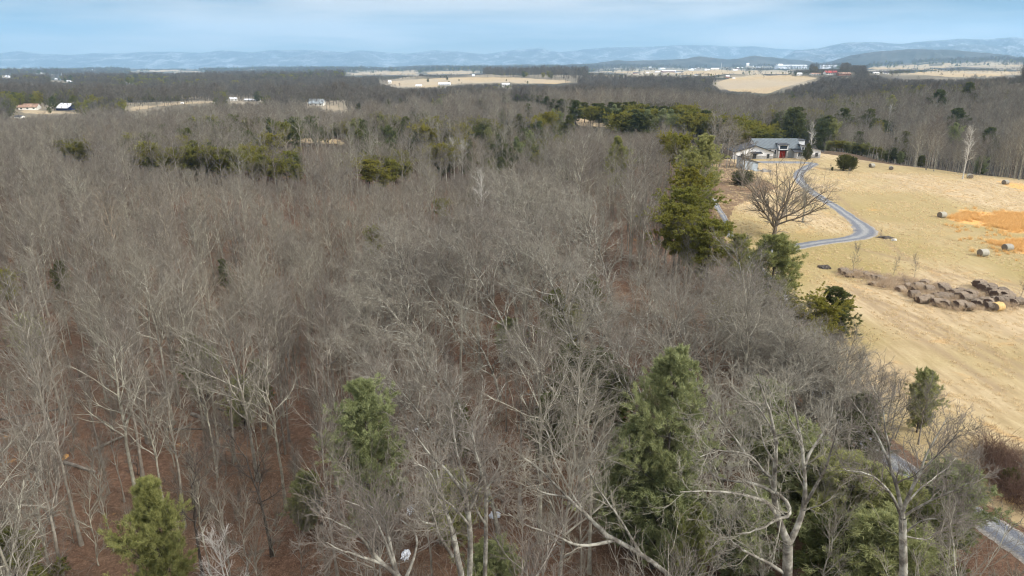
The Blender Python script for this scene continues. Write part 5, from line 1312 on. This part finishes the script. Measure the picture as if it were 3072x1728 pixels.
for n_, i in enumerate(order):
    x, y, z, s, rt = X[i], Y[i], Zt[i], S[i], right[i]
    if n_ < NEAR_N and size[i] > 0:
        r = random.random()
        if rt and r < .72: key = f'spread{random.randrange(4)}'; Href = {'spread0':19,'spread1':18,'spread2':20,'spread3':17}[key]; rz = random.uniform(-.7, .7); til = (random.uniform(-.06,.06), -random.uniform(.06, .34)); lk = ('strongly leaning' if til[1] < -.22 else ('leaning' if til[1] < -.13 else 'wide-spread')) + (' tall' if s > .85 else (' low' if s < .72 else ''))
        else: key = f'forest{random.randrange(6)}'; rz = random.uniform(0, 6.28); til = (random.uniform(-.04,.04), random.uniform(-.04,.04)); lk = ('tall' if s > .88 else ('short' if s < .73 else 'mid-height')) + {0:' grey',1:' narrow-crowned',2:' broad-crowned',3:' upright',4:' full-crowned',5:' high-crowned'}[int(key[-1])]
        o = put_tree(key, x, y, z-.15, rz, s, 'bare_tree', tilt=til); w = random.uniform(.95, 1.2); o.scale = (s*w, s*w, s)
        tag(o, None, 'bare tree', 'bare trees of the near woods'); items.append((o, lk, float(u[i]), float(v[i])))
    elif Y[i] > 5: mid_pts.append((x, y, z, s, int(gw_.integers(5))))
for j_, (x, y, h_) in enumerate(LTREES):
    if min(math.hypot(x-p[0], y-p[1]) for p in HERO) < 3 or len(items) > 292: continue
    z = Z1(x, y); pu, pv, pt_ = project(x, y, z+h_*.8)
    if not (-20 < pu < 1044 and pv < 600) or (pu > 935 and pv < 430) or (pu > 930 and y < 60): continue
    key = f'spread{j_ % 4}' if j_ % 3 else 'forest4'; s = h_/(19 if j_ % 3 else 20)
    o = put_tree(key, x, y, z-.15, random.uniform(-.8, .8), s, 'bare_tree', tilt=(random.uniform(-.08,.08), random.uniform(-.15,.1))); o.scale = (s*1.3, s*1.3, s)
    tag(o, None, 'bare tree', 'bare trees of the near woods'); items.append((o, 'low twiggy', float(pu), float(pv)))
for a in [('open patch of leaf litter, lower left', 215, 470), ('left edge halfway down', 20, 300), ('left edge low down', 25, 430), ('grey stems in the left middle', 170, 330), ('bottom left edge', 60, 550), ('shadowed young pine on the left', 190, 340),
          ('middle of the woods', 400, 300), ('small yellow pine in the middle', 373, 230), ('gap with red leaves left of centre', 330, 400), ('tangle in the centre', 520, 330), ('leaning crowns right of centre', 600, 290), ('dark young pine right of centre', 590, 350),
          ('forked tree at the bottom right', 785, 470), ('fan-branched tree in the bottom right corner', 905, 440), ('field edge at the right', 850, 340), ('olive pines by the lane', 690, 200), ('white crumpled sheet', 495, 516), ('left half of the far woods', 120, 200), ('centre of the far woods', 480, 215), ('bottom centre edge', 500, 565), ('thin pine at the field edge', 930, 375)]: landmark(*a)
label_all(items, 'bare tree'); label_all(pine_items, 'pine')
print('near trees', len(items), 'pines', len(pine_items))

def stuff_object(name, pts, keys, label=None):
    """one object: points carrying scale, turn and pick; each carries one light tree"""
    pts = np.array(pts, float); me = bpy.data.meshes.new(name); me.vertices.add(len(pts)); me.vertices.foreach_set('co', pts[:, :3].astype(np.float32).ravel())
    g = np.random.default_rng(len(pts))
    me.attributes.new('size', 'FLOAT', 'POINT').data.foreach_set('value', pts[:, 3].astype(np.float32))
    me.attributes.new('turn', 'FLOAT', 'POINT').data.foreach_set('value', g.uniform(0, 6.28, len(pts)).astype(np.float32))
    me.attributes.new('pick', 'INT', 'POINT').data.foreach_set('value', (pts[:, 4].astype(int) % len(keys)).astype(np.int32))
    me.update()
    ng = bpy.data.node_groups.new(name, 'GeometryNodeTree')
    ng.interface.new_socket('Geometry', in_out='INPUT', socket_type='NodeSocketGeometry'); ng.interface.new_socket('Geometry', in_out='OUTPUT', socket_type='NodeSocketGeometry')
    gi = ng.nodes.new('NodeGroupInput'); go = ng.nodes.new('NodeGroupOutput'); ip = ng.nodes.new('GeometryNodeInstanceOnPoints'); jn = ng.nodes.new('GeometryNodeJoinGeometry')
    for kx in reversed(keys):
        oi = ng.nodes.new('GeometryNodeObjectInfo'); oi.inputs['Object'].default_value = kx; oi.inputs['As Instance'].default_value = True; ng.links.new(oi.outputs['Geometry'], jn.inputs[0])
    def na(n, t):
        a = ng.nodes.new('GeometryNodeInputNamedAttribute'); a.data_type = t; a.inputs['Name'].default_value = n; return a.outputs['Attribute']
    ip.inputs['Pick Instance'].default_value = True
    ng.links.new(gi.outputs[0], ip.inputs['Points']); ng.links.new(jn.outputs[0], ip.inputs['Instance'])
    ng.links.new(na('pick', 'INT'), ip.inputs['Instance Index'])
    cx = ng.nodes.new('ShaderNodeCombineXYZ'); ng.links.new(na('turn', 'FLOAT'), cx.inputs['Z'])
    er = ng.nodes.new('FunctionNodeEulerToRotation'); ng.links.new(cx.outputs[0], er.inputs[0]); ng.links.new(er.outputs[0], ip.inputs['Rotation'])
    cs = ng.nodes.new('ShaderNodeCombineXYZ'); s_ = na('size', 'FLOAT')
    for a in 'XYZ': ng.links.new(s_, cs.inputs[a])
    ng.links.new(cs.outputs[0], ip.inputs['Scale']); ng.links.new(ip.outputs[0], go.inputs[0])
    o = link(bpy.data.objects.new(name, me)); md = o.modifiers.new('spread', 'NODES'); md.node_group = ng
    return tag(o, label, kind='stuff')
def band(r0, r1, s, g, H, scale=1.0, half=.86):
    Y1 = r1; X, Y = scatter(-r1*.9, r1*.9, 0 if r0 < 300 else r0*.6, Y1, s, g)
    d = np.hypot(X, Y); k = (d >= r0) & (d < r1) & (np.abs(X) < Y*half + 40); X, Y = X[k], Y[k]
    k = keep_woods(X, Y); X, Y = X[k], Y[k]
    Zt = Z(X, Y); S = g.uniform(.75, 1.15, len(X))*scale
    u, v, t = project(X, Y, Zt)
    S0 = S.copy()
    for shrink in (.65, .4, None):
        bad = hides(X, Y, Zt, H*S, 4.0*S, PROT, rows=(0,.2,.4,.6,.8,.95), cols=(-.8,0,.8))
        if shrink is None:
            bad &= (g.random(len(X)) > (.10 if r0 >= 1500 else 0)); X, Y, Zt, S = X[~bad], Y[~bad], Zt[~bad], S[~bad]
        else: S = np.where(bad, S0*shrink, S)
    if r0 < 900:
        for shrink in (.82, .8):
            bad = hides(X, Y, Zt, H*S, 3.0*S, SOFT, rows=(0,.2,.4,.6), cols=(-.7,0,.7)); S = np.where(bad, S*shrink, S)
        bad = hides(X, Y, Zt, H*S, 3.0*S, SOFT, rows=(0,.2,.4,.6), cols=(-.7,0,.7)) & (g.random(len(X)) < .97)
        X, Y, Zt, S = X[~bad], Y[~bad], Zt[~bad], S[~bad]
    k = ~((np.abs(X-hx) < 27) & (Y > hy-14) & (Y < hy+16)); X, Y, Zt, S = X[k], Y[k], Zt[k], S[k]
    return np.column_stack([X, Y, Zt-.2, S, g.integers(0, 60, len(X))])
gb = np.random.default_rng(8)
B1 = band(225, 620, 5.6, gb, 19, .95); B2 = band(620, 1500, 10.0, gb, 20); B3 = band(1500, 3600, 17, gb, 20, 1.15); B4 = band(3600, 9000, 34, gb, 20, 1.5, .8)
# evergreens mixed in farther off, in drifts
def split_pines(B, share):
    n = fbm(B[:,0]/160, B[:,1]/160, 3, 61); k = (n > share[0]) & (gb.random(len(B)) < share[1]); return B[~k], B[k]
B1, P1_ = split_pines(B1, (.45, .25)); B2, P2_ = split_pines(B2, (.3, .45)); B3, P3_ = split_pines(B3, (.25, .6)); B4, P4_ = split_pines(B4, (.3, .6))
o = stuff_object('bare_woodland', np.vstack([np.array(mid_pts), B1]), [FAR[f'bare{k}'] for k in range(5)], 'grey mass of bare trees covering the rolling ground')
o = stuff_object('distant_woodland', np.vstack([B2, B3, B4]), [FAR[f'wood{k}'] for k in range(3)], 'far grey-brown woods running to the foot of the hills')
o = stuff_object('distant_evergreens', np.vstack([P1_, P2_, P3_, P4_]), [FAR[f'fp{k}'] for k in range(3)], 'dark evergreen drifts within the far woods')
print('stuff', len(mid_pts), len(B1), len(B2), len(B3), len(B4), len(P1_)+len(P2_)+len(P3_)+len(P4_))

# understorey: whips, saplings and brush
a, b = bare_tree(901, 6, .1, 11, 32, .5, .07, sub=6, twigs=4, fine=2, r0=.04, sides=4, lod=1, fat=1.0); FAR['sap0'] = bpy.data.objects.new('far_sap0', mesh_two('far_sap0', a, b, M['bark'], M['twig']))
a, b = bare_tree(902, 4, .05, 12, 42, .55, .06, sub=6, twigs=4, fine=2, r0=.03, sides=4, lod=1, fat=1.0); FAR['sap1'] = bpy.data.objects.new('far_sap1', mesh_two('far_sap1', a, b, M['bark'], M['twig']))
a, b = bare_tree(903, 9, .3, 9, 28, .35, .08, sub=5, twigs=4, fine=2, r0=.06, sides=4, lod=1, fat=1.0); FAR['sap2'] = bpy.data.objects.new('far_sap2', mesh_two('far_sap2', a, b, M['bark'], M['twig']))
X, Y = scatter(-190, 150, 14, 200, 4.0, gw_); k = keep_woods(X, Y) & (dist_path(X, Y, LANE) > 1.9) & (np.hypot(X, Y) > 19); X, Y = X[k], Y[k]
k = ~((((X+17)/9)**2 + ((Y-33)/9)**2 < 1) & (gw_.random(len(X)) < .6)); X, Y = X[k], Y[k]
Zt = Z(X, Y); S = gw_.uniform(.5, 1.25, len(X)); bad = hides(X, Y, Zt, 7*S, 1.5*S, PROT); X, Y, Zt, S = X[~bad], Y[~bad], Zt[~bad], S[~bad]
stuff_object('undergrowth', np.column_stack([X, Y, Zt-.1, S, gw_.integers(0, 60, len(X))]), [FAR['sap0'], FAR['sap1'], FAR['sap2']], 'thin saplings and brush filling the forest floor')

# ------------------------------------------------------------------ grasses
def tuft_obj(name, n, h, spread, mat, seed, w=.02):
    g = np.random.default_rng(seed); b = np.column_stack([g.normal(0, spread, (n, 2)), np.zeros(n)]); d = unit(np.column_stack([g.normal(0, .35, (n, 2)), np.ones(n)]))
    L = h*g.uniform(.5, 1.2, (n, 1)); s = unit(np.cross(d, g.normal(0, 1, (n, 3)))); bend = np.column_stack([g.normal(0, .25, (n, 2)), np.zeros(n)])*h
    m = b+d*L*.55; tip = b+d*L+bend
    V = np.stack([b-s*w, b+s*w, m+s*w*.7, m-s*w*.7, tip], 1).reshape(-1, 3); i = np.arange(n)*5
    me = np_mesh(name, V, [np.stack([i,i+1,i+2,i+3],1), np.stack([i+3,i+2,i+4],1)], [mat]); return bpy.data.objects.new(name, me)
M['grass_orange'] = plain('orange_grass', (.82,.50,.20), .9, .3, 1.5); M['grass_straw'] = plain('straw_grass', (.74,.59,.36), .9, .25, 1.5); M['weed_brown'] = plain('brown_weeds', (.54,.42,.29), .9, .35, 1.5); M['bramble'] = plain('bramble', (.15,.095,.07), .9, .4, 2)
to = [tuft_obj(f'tuft_orange{i}', 60, .9, .28, M['grass_orange'], 50+i) for i in range(3)]
ts = [tuft_obj(f'tuft_straw{i}', 40, .28, .22, M['grass_straw'], 60+i, .018) for i in range(3)]
tw_ = [tuft_obj(f'tuft_weed{i}', 55, 1.0, .35, M['weed_brown'], 70+i, .016) for i in range(3)]
gx_ = np.random.default_rng(15)
X, Y = scatter(20, 190, 60, 235, .62, gx_, 1.0); f, _ = cover(X, Y); X, Y = X[f], Y[f]; Zt = Z(X, Y); u, v, t = project(X, Y, Zt)
inor = in_poly(u, v, V2((2385,548),(2430,533),(2576,538),(2700,548),(2700,600),(2576,586),(2480,568),(2410,558))) | in_poly(u, v, V2((2478,610),(2500,606),(2576,603),(2660,612),(2660,642),(2576,636),(2535,625)))
inor &= (fbm(X/5, Y/5, 3, 3) > -.15)
inor |= in_poly(u, v, V2((2350,525),(2620,520),(2620,665),(2450,650),(2400,600))) & (gx_.random(len(X)) < .035)
pt = np.column_stack([X[inor], Y[inor], Zt[inor]-.03, gx_.uniform(.6, 1.2, inor.sum()), gx_.integers(0, 9, inor.sum())])
stuff_object('orange_grass', pt, to, 'tall rusty orange grass patches at the right of the field')
st_ = (fbm(X/9, Y/9, 3, 13) > -.4) & ~inor & (dist_path(X, Y, LANE) > 2.6) & (u > -20) & (u < 1060) & (gx_.random(len(X)) < .3)
stuff_object('dry_grass', np.column_stack([X[st_], Y[st_], Zt[st_]-.02, gx_.uniform(.5, 1.2, st_.sum()), gx_.integers(0, 9, st_.sum())]), ts, 'short straw-coloured tufts over the mown field')
# dead weeds in and about the rotting bales
P = np.array([(b_.location.x, b_.location.y) for b_, *_ in old_items]); idx = gx_.integers(0, len(P)-8, 560); w = P[idx] + gx_.normal(0, 1.1, (560, 2))
w2 = np.array([place(*Q6(a_+gx_.normal(0, 60), b_+gx_.normal(0, 22)))[:2] for a_, b_ in ((700,370),(820,420),(600,330),(950,400),(1050,470),(1400,500),(1550,510),(1700,620),(1600,680)) for _ in range(22)])
w = np.vstack([w, w2])
wh = gx_.uniform(0, .55, len(w))*(np.arange(len(w)) < 560)
stuff_object('dead_weeds', np.column_stack([w, Z(w[:,0], w[:,1])-.02+wh, gx_.uniform(.4, 1.0, len(w)), gx_.integers(0, 9, len(w))]), tw_, 'bleached dead weeds tangled through the rotting bales')

# brambles at the lower right edge beside the lane
def bramble_geo(seed):
    g = np.random.default_rng(seed); st = Geo(); n = 60
    b = np.column_stack([g.normal(0, .5, (n, 2)), np.zeros(n)]); d = unit(np.column_stack([g.normal(0, .7, (n, 2)), np.ones(n)])); pts = [b]; c = b
    for k_ in range(5): d = unit(d + g.normal(0, .22, (n, 3)) + [0,0,-.18*k_*.5]); c = c + d*.36; pts.append(c)
    P = np.stack(pts, 1); R_r = np.linspace(.014, .006, 6)[None]*np.ones((n, 1)); st.tubes(P, R_r, 3)
    P2, R2r = grow(P, R_r, 7, .3, 1, 45, 12, .55, 3, .15, .05, .7, .006, .6, g); st.tubes(P2, R2r, 3); return st
br_m = [mesh_of('canes', bramble_geo(i), M['bramble']) for i in (1, 2, 3)]
bushes = []
for i, (a, b) in enumerate([(2500,1155),(2520,1165),(2545,1185),(2505,1185),(2530,1205),(2562,1215),(2515,1222),(2548,1240),(2570,1252),(2490,1165),(2560,1272),(2480,1145)]):
    x, y, z = place(a/2.5156, b/2.5156); o = empty('bramble_bush', (x, y, z), i*1.3, 1.0+.25*(i % 3)); link(bpy.data.objects.new('canes', br_m[i % 3]), o)
    tag(o, None, 'bush', 'reddish brambles at the field corner'); bushes.append((o, 'reddish brown', a/2.5156, b/2.5156))
x, y, z = place(2538/2.5156, 1228/2.5156); o = put_tree('shrub0', x, y, z, 0, .38, 'evergreen_bush'); tag(o, 'small yellow-green bush among reddish brambles, lower right', 'bush')
save = list(LANDMARKS); LANDMARKS.clear(); landmark('small yellow-green bush', 1009, 488); landmark('gravel lane in the bottom right corner', 985, 535); label_all(bushes, 'bramble'); LANDMARKS += save

# ------------------------------------------------------------------ the air
hz_m = bpy.data.materials.new('haze'); hz_m.use_nodes = True; nt = hz_m.node_tree; nt.nodes.clear()
ho = nt.nodes.new('ShaderNodeOutputMaterial'); pv = nt.nodes.new('ShaderNodeVolumePrincipled')
pv.inputs['Color'].default_value = (.41, .71, 1.0, 1); pv.inputs['Density'].default_value = 6.0e-5; pv.inputs['Anisotropy'].default_value = .1
nt.links.new(pv.outputs[0], ho.inputs['Volume'])
hz_o = MB().box(-34000, 34000, -30000, 21800, -140, 1150).build('haze', hz_m); tag(hz_o, kind='stuff')
cy.volume_step_rate = 1
